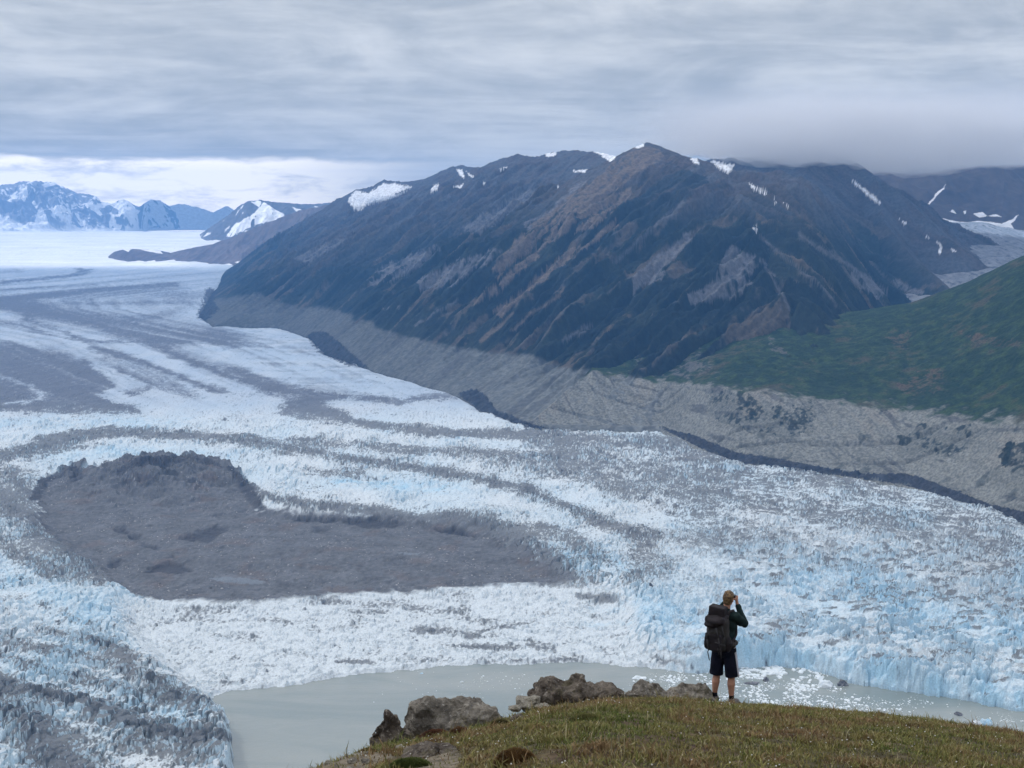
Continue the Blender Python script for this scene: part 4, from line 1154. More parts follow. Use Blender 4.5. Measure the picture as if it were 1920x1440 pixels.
M_ROCK = rock_mat('lichen_rock', (.105, .094, .080), (.215, .195, .165), (.40, .375, .33))
M_ROCKD = rock_mat('dark_rock', (.050, .040, .033), (.155, .132, .108), (.33, .30, .26))
M_ROCKP = rock_mat('pale_rock', (.20, .185, .155), (.28, .26, .215), (.36, .345, .30))


def rock(name, label, Y, blobs, mat, seed, voxel=.016, group=None, amps=((.34, .06), (.12, .03)), cat='rock'):
    """blobs: photo column, row, half width, half height (px), tilt (deg), depth half size (m), distance offset (m)"""
    if Y is None: Y = hill_hit(blobs[0][0], blobs[0][1] + blobs[0][3] * .6)
    base = at(blobs[0][0], blobs[0][1], Y); bm = bmesh.new(); s = Y / F * 1.14
    for u, v, ru, rv, tilt, rd, dy in blobs:
        c = at(u, v, Y + dy) - base
        add_ball(bm, c, (ru * s, rd, rv * s), Matrix.Rotation(R(tilt), 4, 'Y'), 20)
    o = solid(name, bm, mat, None, voxel, 1, .4)
    o.location = base
    sz_ = max(min(b_[2], b_[3]) for b_ in blobs) * s
    q_ = max(.05, min(.26, sz_))
    rough_up(o, amps, seed, False); scrape(o, seed, 46, q_ * 1.2, .08, q_ * .24); rough_up(o, ((q_ * .45, q_ * .09),), seed + 7, False); scrape(o, seed + 50, 110, q_ * .42, .10, q_ * .12); crag(o, seed, q_); rough_up(o, ((.035, .006), (.018, .004)), seed + 3, False)
    o.data.polygons.foreach_set('use_smooth', np.zeros(len(o.data.polygons), bool))
    tag(o, label, cat, group)
    return o


rock('rock', 'tall dark pointed rock standing apart on the left end of the ridge', 16.0,
     [(732, 1384, 30, 30, 0, .22, 0), (727, 1346, 10, 17, 0, .12, 0), (740, 1366, 14, 24, -24, .17, 0), (718, 1368, 14, 28, 16, .17, 0), (704, 1396, 22, 28, 22, .22, 0), (758, 1392, 22, 26, -24, .2, 0), (744, 1350, 9, 12, -20, .1, 0), (748, 1392, 18, 20, -34, .18, 0), (722, 1418, 42, 20, 0, .28, 0), (694, 1414, 12, 13, 40, .13, 0)], M_ROCKD, 1)
rock('rock', 'long grey rock slab right of the pointed rock at the cliff edge', 16.6,
     [(845, 1350, 84, 34, 3, .32, 0), (784, 1332, 24, 17, 0, .22, 0), (808, 1328, 30, 22, 0, .26, 0), (868, 1332, 30, 20, 5, .26, 0), (912, 1338, 30, 24, 24, .26, 0), (800, 1368, 30, 24, 0, .25, 0), (930, 1360, 24, 18, 20, .22, 0), (850, 1385, 90, 22, 5, .3, 0)], M_ROCK, 2)
rock('rock', 'jagged brown rock outcrop in the middle of the cliff edge', 18.6,
     [(1020, 1298, 30, 24, -14, .3, 0), (1006, 1306, 20, 26, 0, .25, 0), (1040, 1290, 22, 16, 8, .25, 0), (1084, 1286, 18, 20, 8, .22, 0), (1100, 1294, 26, 16, 14, .26, 0), (1068, 1302, 34, 20, 0, .28, 0), (1130, 1300, 24, 14, 12, .25, 0), (1146, 1300, 12, 14, 0, .18, 0), (1076, 1320, 80, 16, 3, .3, .1), (1083, 1274, 9, 9, 0, .1, 0)], M_ROCKD, 3)
rock('rock', 'pale grey boulder at the left foot of the jagged outcrop', 18.0,
     [(988, 1318, 20, 14, 0, .2, 0), (1002, 1312, 12, 14, 0, .15, 0)], M_ROCKP, 4, .018, None, ((.3, .04), (.12, .02)))
rock('rock', 'small pale rock lying left of the pale grey boulder', 17.8, [(963, 1327, 13, 8, 0, .1, 0)], M_ROCKP, 5, .015, None, ((.2, .03), (.1, .015)))
rock('rock', 'grey angular rock between the jagged outcrop and the hiker', 19.4,
     [(1208, 1294, 22, 14, 6, .25, 0), (1200, 1286, 12, 10, 0, .15, 0), (1230, 1300, 26, 14, 10, .25, 0), (1180, 1302, 12, 9, 0, .15, 0), (1246, 1306, 22, 10, 0, .2, 0)], M_ROCK, 6)
rock('rock', 'sloping grey rock just left of the boots of the hiker', 19.9,
     [(1295, 1298, 28, 15, -8, .26, 0), (1312, 1292, 14, 11, 35, .18, 0), (1270, 1304, 24, 12, -8, .22, 0), (1322, 1306, 14, 12, 50, .18, 0), (1300, 1314, 40, 12, 0, .25, .1)], M_ROCK, 7)
rock('rock', 'small brown knob of rock beside the jagged outcrop', 18.9, [(1162, 1304, 11, 9, 0, .12, 0), (1170, 1308, 10, 6, 0, .1, 0)], M_ROCKD, 8, .015, None, ((.2, .04), (.1, .02)))
rock('rock', 'smooth pale rock in the turf below the pointed rock', None, [(749, 1400, 9, 6, -15, .07, 0)], M_ROCKP, 9, .012, None, ((.15, .02), (.08, .01)))
rock('rock', 'low dark rock in the turf above the brown tussock', None, [(790, 1412, 30, 11, -12, .2, 0), (770, 1416, 18, 9, 0, .15, 0)], M_ROCKD, 10, .015, None, ((.25, .04), (.1, .02)))
rock('rock', 'dark flat rock right of the low dark rock', None, [(832, 1406, 26, 9, 8, .18, 0), (856, 1414, 24, 9, -4, .16, -.1)], M_ROCKD, 11, .015, None, ((.25, .04), (.1, .02)))
rock('rock', 'dark round rock with a turf cap right of the long slab', None, [(968, 1346, 15, 11, 0, .13, 0), (976, 1350, 12, 9, 0, .1, 0)], M_ROCKD, 12, .014, None, ((.2, .04), (.1, .02)))
rock('rock', 'flat pale stone in front of the jagged outcrop', None, [(1016, 1324, 14, 4, -4, .1, 0)], M_ROCKP, 13, .012, None, ((.15, .02), (.08, .01)))
random.seed(5)
for i, (u, v, r_) in enumerate([(606, 1438, 8), (620, 1432, 9), (632, 1436, 7), (646, 1424, 8), (660, 1430, 9), (672, 1418, 10), (684, 1412, 9), (655, 1440, 8), (690, 1428, 9), (640, 1446, 9)]):
    p = at(u, v, 13.6)
    o = rock('stone', ['reddish stone at the bottom left edge of the hilltop', 'pale stone in the rubble at the left edge of the hilltop'][i % 2], None,
             [(u, v, r_ * 1.2, r_ * .7, random.uniform(-20, 20), r_ * .006, 0)], [M_ROCK, M_ROCKP][i % 2], 20 + i, .012, 'loose stones along the left edge of the hilltop', ((.15, .025), (.08, .012)), 'stone')


# ------------------------------------------------------------------ tussocks: low domes of fine twigs
def tussock(u, v, Y, rw, rh, c1, c2, label, seed, n=9000):
    r = np.random.default_rng(seed)
    Y = hill_hit(u, v + rh * .5); p = at(u, v, Y); gz = float(hill_z(p[0], p[1])); a = rw * Y / F; hh = rh * Y / F
    th = r.uniform(0, 2 * math.pi, n); q = np.sqrt(r.uniform(0, 1, n))
    x = q * np.cos(th); y = q * np.sin(th)
    lump = 1 + .35 * fbm(x * 2.2 + seed, y * 2.2, seed, 3)
    top = np.sqrt(np.maximum(1 - q * q, 0)) * hh * lump
    zz = top * r.uniform(.35, 1, n) ** .5
    h = hh * r.uniform(.12, .32, n); an = th + r.normal(0, .6, n); ou = r.uniform(.2, .9, n)
    bx, by = x * a, y * a * .8; wd = .006 * r.uniform(.7, 1.5, n)
    P = np.empty((n, 3, 3), np.float32); px, py = -np.sin(an) * wd, np.cos(an) * wd
    P[:, 0] = np.stack([bx + px, by + py, zz], -1); P[:, 1] = np.stack([bx - px, by - py, zz], -1)
    P[:, 2] = np.stack([bx + np.cos(an) * h * ou * q, by + np.sin(an) * h * ou * q, zz + h * (1.1 - .6 * q)], -1)
    C = lerp(np.array(c1), np.array(c2), r.uniform(0, 1, n)[:, None]) * r.uniform(.7, 1.3, n)[:, None]
    me = fast_mesh('shrub', P.reshape(-1, 3), np.arange(n * 3).reshape(-1, 3), False); add_rgb(me, 'albedo', np.repeat(C, 3, 0)); me.materials.append(M_LEAF)
    o = link(bpy.data.objects.new('shrub', me)); o.location = (p[0], p[1], gz - .02); tag(o, label, 'shrub', 'low tussocks on the hilltop')
    bm = bmesh.new(); add_ball(bm, (0, 0, 0), (a * .9, a * .72, hh * .75), None, 24)
    solid('base', bm, M_PEAT, o)


M_PEAT = mat_simple('peat', (.030, .020, .014), (.060, .040, .026), 14, .95, .1, .02, 40)
tussock(968, 1418, 12.6, 42, 30, (.11, .060, .022), (.17, .105, .045), 'large orange brown tussock near the bottom of the photo', 31, 14000)
tussock(818, 1366, 15.6, 32, 17, (.085, .035, .022), (.14, .070, .040), 'dark red brown tussock at the foot of the long slab', 32)
tussock(864, 1370, 15.9, 26, 16, (.11, .060, .032), (.15, .085, .045), 'rusty tussock right of the dark red brown one', 33)
tussock(790, 1384, 15.0, 20, 12, (.10, .07, .035), (.14, .10, .05), 'brown tussock below the gap between the two left rocks', 34, 6000)
tussock(940, 1356, 16.8, 22, 12, (.07, .07, .025), (.11, .085, .04), 'olive tussock right of the long slab', 35, 6000)
tussock(1066, 1330, 17.6, 20, 9, (.065, .08, .022), (.11, .10, .04), 'green tussock below the jagged outcrop', 36, 6000)
tussock(770, 1430, 12.9, 44, 18, (.050, .075, .018), (.090, .100, .030), 'bright green tussock at the bottom left of the turf', 37, 9000)
tussock(690, 1405, 14.6, 22, 9, (.11, .085, .035), (.16, .12, .055), 'yellowish tussock at the foot of the pointed rock', 38, 6000)
tussock(1105, 1345, 16.2, 40, 9, (.075, .085, .022), (.12, .105, .04), 'low olive tussock in the middle of the turf', 39, 7000)


# ================================================================== ICE IN THE LAKE
def ice_mat(name, c1, c2):
    return mat_simple(name, c1, c2, .35, .6, .3, .25, 1.2)


M_ICEW = ice_mat('white_ice', (.62, .68, .71), (.74, .78, .79)); M_ICEB = ice_mat('blue_ice', (.32, .52, .66), (.62, .72, .78)); M_ICED = ice_mat('dirty_ice', (.06, .062, .07), (.20, .20, .21))


def iceberg(u, v, wpx, hpx, mat, label, seed, parts=3, peak=1.0):
    Y = float(y_of_v(v)); p = at(u, v, Y); s = Y / F; r = random.Random(seed); bm = bmesh.new()
    W_, H_ = wpx * s / 2, hpx * s
    for i in range(parts):
        c = (r.uniform(-.55, .55) * W_ if parts > 1 else 0, r.uniform(-.25, .25) * W_, 0)
        rr = (W_ * r.uniform(.45, .7) if parts > 1 else W_, W_ * r.uniform(.3, .55), H_ * r.uniform(.55, 1.0) * (peak if i == 0 else .8))
        M = Matrix.Translation(c) @ Matrix.Rotation(r.uniform(-.5, .5), 4, 'Z') @ Matrix.Rotation(r.uniform(-.25, .25), 4, 'Y')
        g_ = bmesh.ops.create_icosphere(bm, subdivisions=3, radius=1.0, matrix=M @ Matrix.Diagonal((*rr, 1)))
        for q in g_['verts']:
            n_ = mnoise.noise(q.co / (W_ * .35) + Vector((seed, i * 3, 0))); q.co *= 1 + .30 * n_; q.co.z += .18 * H_ * mnoise.noise(q.co / (W_ * .18) + Vector((seed, 9, 0)))
    o = solid('iceberg', bm, mat, None, max(.18, W_ * .05), 0, .5, False)
    o.location = (p[0], p[1], -.1 * H_)
    tag(o, label, 'iceberg', None)
    return o


iceberg(1200, 1272, 32, 8, M_ICEW, 'small white ice chunk floating above the grey angular rock', 3, 4)
iceberg(1405, 1281, 36, 6, M_ICED, 'flat dark floating slab just right of the knees of the hiker', 4, 1)
iceberg(1436, 1277, 18, 10, M_ICED, 'small dirty ice chunk right of the flat dark slab', 5, 2)
iceberg(1543, 1287, 44, 17, M_ICEW, 'white pointed iceberg streaked with grit left of a dark one', 6, 4, 1.3)
iceberg(1583, 1284, 28, 16, M_ICED, 'dark dirt covered iceberg by the ice front', 7, 3)
iceberg(1803, 1340, 30, 8, M_ICED, 'low dark ice chunk drifting left of the blue iceberg', 8, 3)
iceberg(1853, 1357, 34, 19, M_ICEB, 'blue and white iceberg at the lower right, close to the turf edge', 9, 2, 1.2)
iceberg(1832, 1357, 28, 7, M_ICEW, 'low white floe joined to the left of the blue iceberg', 10, 3)
iceberg(1608, 1312, 22, 4, M_ICEW, 'flat white floe in open water below the dark iceberg', 11, 2)
iceberg(866, 1279, 9, 3, M_ICEW, 'tiny white floe in the open lake above the long rock slab', 12, 1)
iceberg(792, 1263, 12, 3, M_ICEB, 'tiny pale blue floe near the far shore of the lake', 13, 2)


def build_brash():
    r = np.random.default_rng(77); us, vs, ss = [], [], []
    def cl(n, u, v, su, sv, s0, s1):
        us.append(r.normal(u, su, n)); vs.append(r.normal(v, sv, n)); ss.append(s0 + (s1 - s0) * r.uniform(0, 1, n) ** 3)
    cl(1500, 1500, 1322, 75, 11, .25, 1.5); cl(700, 1420, 1300, 40, 12, .25, 1.3); cl(420, 1580, 1335, 50, 5, .2, 1.4); cl(1300, 1475, 1262, 55, 6, .4, 2.6); cl(500, 1520, 1290, 30, 5, .3, 1.5)
    cl(380, 1275, 1276, 30, 6, .3, 1.6); cl(120, 950, 1275, 60, 9, .2, .8); cl(60, 800, 1290, 120, 20, .15, .6); cl(160, 1240, 1290, 60, 10, .2, .8); cl(200, 1700, 1316, 50, 7, .2, .9); cl(200, 1880, 1348, 40, 6, .2, .9)
    u = np.concatenate(us); v = np.concatenate(vs); sz = np.concatenate(ss)
    Y = y_of_v(v); X = ray(u, v)[0] * Y
    lk2 = samp(lk, u, v); streak = fbm(X / 14, Y / 20, 660, 3)
    ok = (lk2 > .5) & (streak + .25 * r.uniform(-1, 1, len(u)) > -.05); X, Y, sz = X[ok], Y[ok], sz[ok]; n = len(X); k = 7
    an = np.linspace(0, 2 * math.pi, k, endpoint=False)[None] + r.uniform(-.3, .3, (n, k)); rad = sz[:, None] * r.uniform(.55, 1.15, (n, k)); h = sz * r.uniform(.10, .4, n)
    top = np.stack([X[:, None] + rad * np.cos(an) * .8, Y[:, None] + rad * np.sin(an) * 1.1, np.repeat(h[:, None], k, 1) * r.uniform(.6, 1.3, (n, k))], -1)
    bot = np.stack([X[:, None] + rad * np.cos(an), Y[:, None] + rad * np.sin(an) * 1.25, np.full((n, k), -.15)], -1)
    mid = np.stack([X, Y, h * 1.2], -1)[:, None]
    P = np.concatenate([top, bot, mid], 1).reshape(-1, 3); b = (np.arange(n) * (2 * k + 1))[:, None]; fs = []
    for i in range(k):
        j = (i + 1) % k; fs += [b + [i, j, 2 * k], b + [k + i, k + j, j], b + [k + i, j, i]]
    me = fast_mesh('brash_ice', P, np.concatenate(fs, 0), False); me.materials.append(M_ICEW)
    tag(link(bpy.data.objects.new('brash_ice', me)), 'white brash ice floating in drifts on the grey lake', None, None, 'stuff')


build_brash()


# ================================================================== THE HIKER
M_SKIN = mat_simple('skin', (.30, .155, .100), (.36, .19, .13), 9, .6, .3)
M_HAIR = mat_simple('sandy_hair', (.060, .036, .018), (.185, .118, .055), 26, .6, .3, .008, 60)
M_JACK = mat_simple('dark_green_fleece', (.010, .020, .020), (.016, .030, .030), 12, .9, .1, .01, 18)
M_SHORT = mat_simple('navy_cloth', (.005, .006, .013), (.009, .010, .020), 8, .85, .1, .012, 9)
M_WHITE = mat_simple('white_cloth', (.62, .62, .70), (.75, .75, .80), 14, .8, .1)
M_SOCK = mat_simple('black_knit', (.008, .008, .010), (.014, .014, .016), 30, .95, .05)
M_BOOT = mat_simple('grey_boot_leather', (.10, .090, .085), (.17, .155, .15), 16, .8, .2, .006, 40)
M_PACK = mat_simple('black_pack_cloth', (.010, .008, .010), (.020, .016, .020), 9, .75, .25, .012, 11)
M_PACK2 = mat_simple('charcoal_pack_cloth', (.018, .017, .017), (.030, .028, .027), 9, .75, .25, .012, 11)
M_STRAP = mat_simple('grey_webbing', (.035, .035, .038), (.055, .055, .06), 30, .8, .2)
M_CAM = mat_simple('black_plastic', (.010, .010, .011), (.016, .016, .017), 20, .4, .5)


def build_person():
    Yp = 20.07; p = at(1356, 1320, Yp)
    gz = float(hill_z(p[0], p[1]))
    root = empty('person', (p[0], p[1], gz + .012), R(-30)); root.scale = (.99, .99, .99)
    tag(root, 'hiker seen from behind in dark fleece and navy shorts, photographing the glacier', 'person')
    sh = {1: (.185, -.01, 1.44), -1: (-.185, -.01, 1.44)}; el = {1: (.265, .17, 1.30), -1: (-.27, .19, 1.31)}; wr = {1: (.125, .205, 1.585), -1: (-.075, .225, 1.59)}
    hipz = .93; kn = {1: (.12, .02, .49), -1: (-.12, .02, .49)}; an = {1: (.145, -.02, .09), -1: (-.14, -.01, .09)}
    HC = Vector((.035, .045, 1.695))
    # body: one skin
    bm = bmesh.new()
    add_ball(bm, (0, 0, .97), (.15, .105, .13)); add_ball(bm, (0, 0, 1.13), (.14, .095, .14)); add_ball(bm, (0, 0, 1.30), (.165, .105, .18)); add_limb(bm, sh[-1], sh[1], .06, .06)
    add_limb(bm, (0, -.015, 1.45), HC + Vector((-.005, -.02, -.07)), .060, .056)
    add_ball(bm, HC + Vector((0, -.008, .012)), (.076, .094, .100)); add_ball(bm, HC + Vector((0, .030, -.055)), (.056, .062, .062)); add_limb(bm, HC + Vector((0, .085, .015)), HC + Vector((0, .108, -.022)), .012, .016)
    for q in (1, -1):
        add_ball(bm, HC + Vector((q * .076, -.005, -.012)), (.012, .020, .032)); add_ball(bm, HC + Vector((q * .03, .082, .02)), (.018, .012, .010))
        add_limb(bm, sh[q], el[q], .048, .040); add_limb(bm, el[q], wr[q], .040, .027)
        add_limb(bm, (q * .09, 0, hipz), kn[q], .085, .056)
        kx, kyy, kz = kn[q]; ax2, ay2, az2 = an[q]
        add_limb(bm, kn[q], (kx + (ax2 - kx) * .35, kyy - .030, kz - .145), .053, .062); add_limb(bm, (kx + (ax2 - kx) * .35, kyy - .030, kz - .145), (kx + (ax2 - kx) * .75, -.018, .20), .060, .042); add_limb(bm, (kx + (ax2 - kx) * .75, -.018, .20), an[q], .042, .036)
        add_limb(bm, an[q], (ax2 + q * .02, .13, .035), .035, .030)
        # hand round the side of the camera: palm, four fingers over the front, thumb behind
        w_ = Vector(wr[q]); cs = Vector((.035 + q * .062, .205, 1.685)); pc = cs + Vector((q * .010, .0, -.022))
        add_limb(bm, w_, pc, .025, .024); add_ball(bm, pc, (.020, .036, .042))
        for f_ in range(4):
            a0 = pc + Vector((q * .006, .024, .030 - .017 * f_)); a1 = a0 + Vector((-q * .002, .028, .006)); a2 = a1 + Vector((-q * (.026 + .004 * (f_ in (1, 2))), .006, .002)); a3 = a2 + Vector((-q * .018, -.006, -.002))
            add_limb(bm, a0, a1, .0092, .0088, 10); add_limb(bm, a1, a2, .0088, .008, 10); add_limb(bm, a2, a3, .008, .007, 10)
        t0 = pc + Vector((0, -.024, -.006)); t1 = t0 + Vector((-q * .018, -.016, .016)); t2 = t1 + Vector((-q * .022, .002, .010))
        add_limb(bm, t0, t1, .011, .010, 10); add_limb(bm, t1, t2, .010, .008, 10)
    solid('body', bm, M_SKIN, root, .0065, 3, .5)
    # hair: cap of short hair, ears free
    bm = bmesh.new()
    add_ball(bm, HC + Vector((0, -.018, .022)), (.083, .098, .104)); add_ball(bm, HC + Vector((0, -.045, -.030)), (.068, .062, .060)); add_ball(bm, HC + Vector((.01, .035, .075)), (.062, .060, .045))
    for i in range(26):
        a_ = random.uniform(0, 6.28); e_ = random.uniform(.2, 1.4); add_ball(bm, HC + Vector((.074 * math.cos(a_) * math.cos(e_), -.02 + .088 * math.sin(a_) * math.cos(e_), .03 + .094 * math.sin(e_))), random.uniform(.016, .026), None, 8)
    g_ = [v for v in bm.verts if v.co.y > HC.y + .062 and v.co.z < HC.z + .05]
    bmesh.ops.delete(bm, geom=g_, context='VERTS'); bmesh.ops.holes_fill(bm, edges=bm.edges[:], sides=0)
    solid('hair', bm, M_HAIR, root, .007, 1, .4)
    # jacket
    bm = bmesh.new()
    add_ball(bm, (0, 0, 1.00), (.180, .135, .10)); add_ball(bm, (0, 0, 1.14), (.178, .130, .17)); add_ball(bm, (0, .0, 1.30), (.195, .135, .19)); add_limb(bm, sh[-1], sh[1], .082, .082); add_limb(bm, (0, -.01, 1.44), (.012, .005, 1.545), .092, .068)
    for q in (1, -1):
        add_limb(bm, sh[q], el[q], .076, .064); e = Vector(el[q]); w_ = Vector(wr[q]); add_limb(bm, e, e.lerp(w_, .88), .063, .042)
        m_ = Vector(sh[q]).lerp(e, .6); add_ball(bm, m_ + Vector((0, -.01, -.03)), (.07, .06, .06))
    jk = solid('jacket', bm, M_JACK, root, .011, 3, .5)
    rough_up(jk, ((.11, .010), (.05, .005)), 3, False)
    # shorts with a white side panel
    bm = bmesh.new()
    add_ball(bm, (0, 0, .97), (.178, .138, .11)); add_ball(bm, (0, -.02, .89), (.182, .142, .12))
    for q in (1, -1):
        add_limb(bm, (q * .088, -.005, .90), (q * .132, .008, .475), .104, .108, 20, False); add_ball(bm, (q * .09, -.005, .90), (.106, .12, .08))
    so = solid('shorts', bm, M_SHORT, root, .011, 3, .5)
    rough_up(so, ((.12, .010), (.05, .004)), 8, False)
    bm = bmesh.new(); rows = []
    for i in range(15):
        t = i / 14; z = .985 - .50 * t; cx = .075 + .057 * min(1, max(0, (.93 - z) / .45)); rad = .116 + .004 * t if z < .88 else .112
        row = []
        for j in range(5):
            a_ = R(-26 + 9 * j + 12 * t); row.append(bm.verts.new((cx + rad * math.cos(a_), rad * 1.02 * math.sin(a_), z)))
        rows.append(row)
    for r0, r1 in zip(rows[:-1], rows[1:]):
        for j in range(4): bm.faces.new((r0[j], r1[j], r1[j + 1], r0[j + 1]))
    e_ = bmesh.ops.solidify(bm, geom=bm.faces[:], thickness=.006)
    solid('side_panel', bm, M_WHITE, so)
    for q in (1, -1):
        ax2, ay2, az2 = an[q]
        bm = bmesh.new(); add_limb(bm, (ax2, ay2, .08), (ax2 - q * .004, -.018, .165), .045, .044)
        solid('sock', bm, M_SOCK, root, .008, 1)
        bm = bmesh.new(); ft = Matrix.Rotation(-q * .22, 4, 'Z')
        def fp(x, y, z): return Vector((ax2, ay2, 0)) + ft @ Vector((x, y, z))
        add_limb(bm, fp(0, -.035, .045), fp(0, .15, .040), .044, .042); add_limb(bm, fp(0, -.01, .06), fp(0, .0, .10), .050, .052); add_ball(bm, fp(0, .10, .05), (.047, .09, .045), ft)
        bt = solid('boot', bm, M_BOOT, root, .009, 2)
        bm = bmesh.new(); add_block(bm, fp(0, .055, .012), (.095, .285, .026), ft, .010); solid('sole', bm, M_SOCK, bt)
    # backpack: rests on the hiker, a thing of its own
    bp = empty('backpack', root.location, R(-30)); bp.scale = (.99, .99, .99)
    tag(bp, 'large black hiking backpack worn by the hiker', 'backpack')
    bm = bmesh.new()
    add_block(bm, (-.015, -.245, 1.21), (.335, .20, .50), None, .07); add_ball(bm, (-.015, -.30, 1.13), (.165, .10, .20)); add_ball(bm, (-.02, -.24, .98), (.16, .12, .07))
    o = solid('main_bag', bm, M_PACK2, bp, .011, 3); rough_up(o, ((.14, .012), (.06, .006)), 4, False)
    bm = bmesh.new(); add_ball(bm, (-.03, -.285, 1.43), (.185, .155, .085)); add_block(bm, (-.03, -.27, 1.44), (.33, .25, .12), None, .05); add_ball(bm, (-.09, -.33, 1.37), (.12, .10, .06))
    o = solid('lid', bm, M_PACK, bp, .010, 3); rough_up(o, ((.12, .014), (.05, .006)), 5, False)
    bm = bmesh.new(); add_block(bm, (-.03, -.22, 1.555), (.26, .17, .17), Matrix.Rotation(R(4), 4, 'Y'), .022)
    solid('collar', bm, M_PACK, bp, .008, 1)
    bm = bmesh.new(); add_block(bm, (-.015, -.37, 1.10), (.24, .085, .27), None, .035); o = solid('front_pocket', bm, M_PACK, bp, .009, 2)
    rough_up(o, ((.10, .008), (.05, .004)), 6, False)
    for q in (1, -1):
        bm = bmesh.new(); add_ball(bm, (-.015 + q * .175, -.24, 1.06), (.045, .085, .13)); o = solid('side_pocket', bm, M_PACK, bp, .009, 2); rough_up(o, ((.08, .008), (.04, .004)), 7, False)
        bm = bmesh.new(); pts = [(q * .10, -.17, 1.46), (q * .115, -.10, 1.535), (q * .125, .02, 1.525), (q * .13, .115, 1.44), (q * .135, .135, 1.28), (q * .16, .08, 1.14), (q * .17, -.08, 1.07), (q * .15, -.17, 1.05)]
        for a_, c_ in zip(pts[:-1], pts[1:]): add_limb(bm, a_, c_, .024, .024, 10)
        solid('shoulder_strap', bm, M_PACK, bp, .008, 1)
    bm = bmesh.new(); n_ = 22; prev = None
    for i in range(n_ + 1):
        a_ = 2 * math.pi * i / n_; c_ = (.195 * math.cos(a_), -.01 + .152 * math.sin(a_), 1.015)
        if prev: add_limb(bm, prev, c_, .030, .030, 10)
        prev = c_
    add_ball(bm, (.175, -.10, 1.015), (.05, .06, .055)); add_ball(bm, (-.175, -.10, 1.015), (.05, .06, .055))
    solid('hip_belt', bm, M_PACK2, bp, .010, 2)
    def strap(pts, w_=.011):
        bm = bmesh.new()
        for a_, c_ in zip(pts[:-1], pts[1:]): add_limb(bm, a_, c_, w_, w_, 8)
        solid('strap', bm, M_STRAP, bp)
    strap([(.02, -.425, 1.34), (.06, -.425, 1.20), (.085, -.40, 1.03), (.09, -.36, .86)]); strap([(.05, -.41, 1.02), (.055, -.38, .93)], .009); strap([(.09, -.36, 1.37), (.12, -.345, 1.20), (.125, -.32, 1.03)]); strap([(-.11, -.43, 1.33), (-.12, -.43, 1.16), (-.10, -.40, 1.0)])
    strap([(.14, -.30, 1.05), (.11, -.39, 1.09), (.02, -.43, 1.12)]); strap([(-.15, -.25, .96), (-.185, -.23, .88), (-.15, -.24, .76)], .008); strap([(-.19, -.30, 1.20), (-.20, -.30, 1.12)], .013)
    # camera held to the eye
    cm = empty('camera', root.location, R(-30)); cm.scale = (.99, .99, .99)
    tag(cm, 'small black camera the hiker holds up to his eye', 'camera')
    bm = bmesh.new(); add_block(bm, (.035, .205, 1.685), (.118, .052, .075), None, .008); add_block(bm, (.035, .20, 1.73), (.045, .045, .026), None, .006); solid('body', bm, M_CAM, cm)
    bm = bmesh.new(); add_limb(bm, (.035, .23, 1.682), (.035, .30, 1.682), .031, .029, 24, False); solid('lens', bm, M_CAM, cm)


build_person()


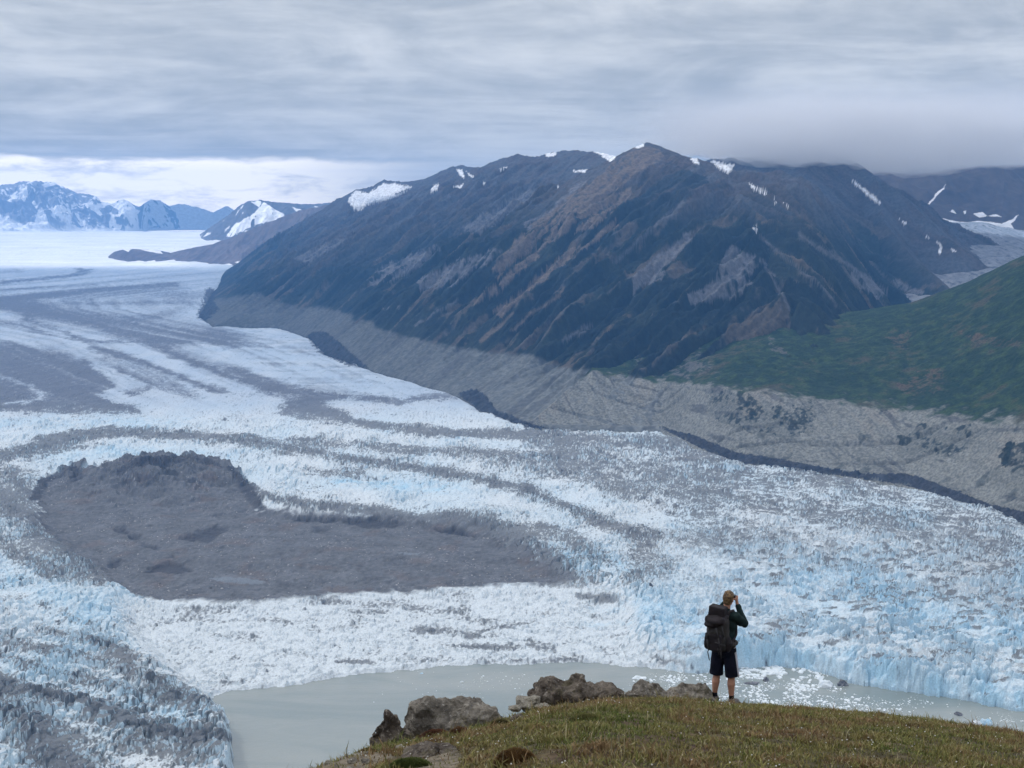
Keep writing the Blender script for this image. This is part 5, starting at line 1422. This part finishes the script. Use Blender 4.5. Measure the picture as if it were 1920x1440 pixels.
# ================================================================== LOW CLOUD round the right-hand summits
def build_cloud():
    bm = bmesh.new(); r = random.Random(12)
    def lobe(u, v, Y, wu, hv, dm):
        c = at(u, v, Y); s_ = Y / F; add_ball(bm, c, (wu * s_, dm, hv * s_), None, 24)
    for q in [(1560, 246, 3800, 330, 46, 640), (1400, 258, 3750, 190, 34, 560), (1720, 268, 3800, 200, 44, 600), (1930, 262, 4000, 280, 42, 640), (1310, 266, 3700, 110, 18, 420), (1570, 292, 3700, 190, 20, 480), (1735, 300, 3750, 100, 24, 420),
              (1480, 274, 3700, 120, 27, 520), (1610, 286, 3700, 110, 24, 480), (1660, 304, 3650, 70, 18, 400), (1850, 290, 3900, 110, 20, 420), (1600, 210, 3900, 560, 52, 640), (1250, 232, 3900, 260, 30, 500), (1950, 230, 4000, 300, 60, 640)]: lobe(*q)
    m = bpy.data.materials.new('cloud_mist'); m.use_nodes = True; g = NT(m.node_tree); g.n.clear()
    o_ = g.new('ShaderNodeOutputMaterial'); v = g.new('ShaderNodeVolumePrincipled')
    v.inputs['Color'].default_value = (.95, .955, .965, 1); ps = g.new('ShaderNodeNewGeometry').outputs['Position']; sp_ = g.new('ShaderNodeSeparateXYZ'); g.l.new(ps, sp_.inputs[0])
    mp = g.new('ShaderNodeMapping'); mp.inputs['Scale'].default_value = (1 / 260, 1 / 420, 1 / 95); g.l.new(ps, mp.inputs['Vector'])
    nz_ = g.noise(mp.outputs[0], 1.0, 5, .6, .4)
    fall = g.smooth(g.math('ADD', sp_.outputs[2], g.math('MULTIPLY', g.math('SUBTRACT', nz_, .5), 120.0)), 715.0, 560.0)
    edge = g.smooth(g.math('ADD', sp_.outputs[0], g.math('MULTIPLY', nz_, 300.0)), 420.0, 900.0)
    den = g.math('MULTIPLY', g.math('MULTIPLY', g.math('MULTIPLY', fall, fall), edge), g.smooth(nz_, .30, .56, .0012, .0085))
    g.put(v.inputs['Density'], den); v.inputs['Anisotropy'].default_value = .3
    g.l.new(v.outputs[0], o_.inputs['Volume'])
    o = solid('cloud', bm, m, None, 14.0, 6, .5)
    me = o.data; n = len(me.vertices); co = np.empty(n * 3, np.float32); me.vertices.foreach_get('co', co); co = co.reshape(-1, 3); no = np.empty(n * 3, np.float32); me.vertices.foreach_get('normal', no); no = no.reshape(-1, 3)
    d = 26 * fbm(co[:, 0] / 120, co[:, 2] / 60 + co[:, 1] / 140, 700, 4) + 11 * fbm(co[:, 0] / 34, co[:, 2] / 22 + co[:, 1] / 50, 701, 3)
    co += no * d[:, None]; co[:, 2] -= max(0.0, float(co[:, 2].max()) - 733); me.vertices.foreach_set('co', co.ravel()); me.update()
    tag(o, 'grey cloud bank resting on the right hand summits', None, None, 'stuff')


build_cloud()


# ================================================================== CLOUD CEILING over the near valley: it shades everything this side of the far icefield
def build_ceiling():
    xs = np.linspace(-11000, 11000, 90); ys = np.linspace(-6000, 7250, 60); X, Y = np.meshgrid(xs, ys); X = X.ravel(); Y = Y.ravel()
    ed = np.minimum(1, np.minimum(np.minimum(X + 11000, 11000 - X), np.minimum(Y + 6000, 7250 - Y)) / 700)
    Z0 = 1760 + 60 * fbm(X / 1500, Y / 1500, 800, 4); Z1 = Z0 + 8 + ed * (220 + 90 * fbm(X / 1200, Y / 1200, 801, 4))
    n = len(X); f = grid_faces(len(ys), len(xs))
    me = fast_mesh('cloud', np.concatenate([np.stack([X, Y, Z0], -1), np.stack([X, Y, Z1], -1)]), np.concatenate([f[:, ::-1], f + n]))
    m = bpy.data.materials.new('cloud_ceiling'); m.use_nodes = True; g = NT(m.node_tree); g.n.clear()
    o_ = g.new('ShaderNodeOutputMaterial'); t = g.new('ShaderNodeBsdfTransparent'); tl = g.new('ShaderNodeBsdfTranslucent'); mx = g.new('ShaderNodeMixShader')
    tl.inputs['Color'].default_value = (.80, .82, .86, 1); mx.inputs[0].default_value = .42
    g.l.new(t.outputs[0], mx.inputs[1]); g.l.new(tl.outputs[0], mx.inputs[2]); g.l.new(mx.outputs[0], o_.inputs['Surface'])
    me.materials.append(m)
    tag(link(bpy.data.objects.new('cloud', me)), 'overcast cloud ceiling high above the near valley', None, None, 'structure')


build_ceiling()


# ================================================================== AIR
def build_haze():
    bm = bmesh.new(); bmesh.ops.create_cube(bm, size=1.0)
    x0, x1, y0, y1, z0, z1 = -6500, 6500, -500, 10800, -6.0, 740.0
    for v in bm.verts:
        v.co = (x0 if v.co.x < 0 else x1, y0 if v.co.y < 0 else y1, z0 if v.co.z < 0 else z1)
    me = bpy.data.meshes.new('haze'); bm.to_mesh(me); bm.free()
    m = bpy.data.materials.new('thin_air'); m.use_nodes = True; g = NT(m.node_tree); g.n.clear()
    o_ = g.new('ShaderNodeOutputMaterial'); v = g.new('ShaderNodeVolumePrincipled')
    v.inputs['Color'].default_value = (.17, .45, .94, 1); v.inputs['Density'].default_value = HAZE; v.inputs['Anisotropy'].default_value = 0.1
    g.l.new(v.outputs[0], o_.inputs['Volume']); me.materials.append(m)
    o = link(bpy.data.objects.new('haze', me)); tag(o, 'thin blue haze filling the whole valley', None, None, 'stuff')


HAZE = 8.8e-5
build_haze()
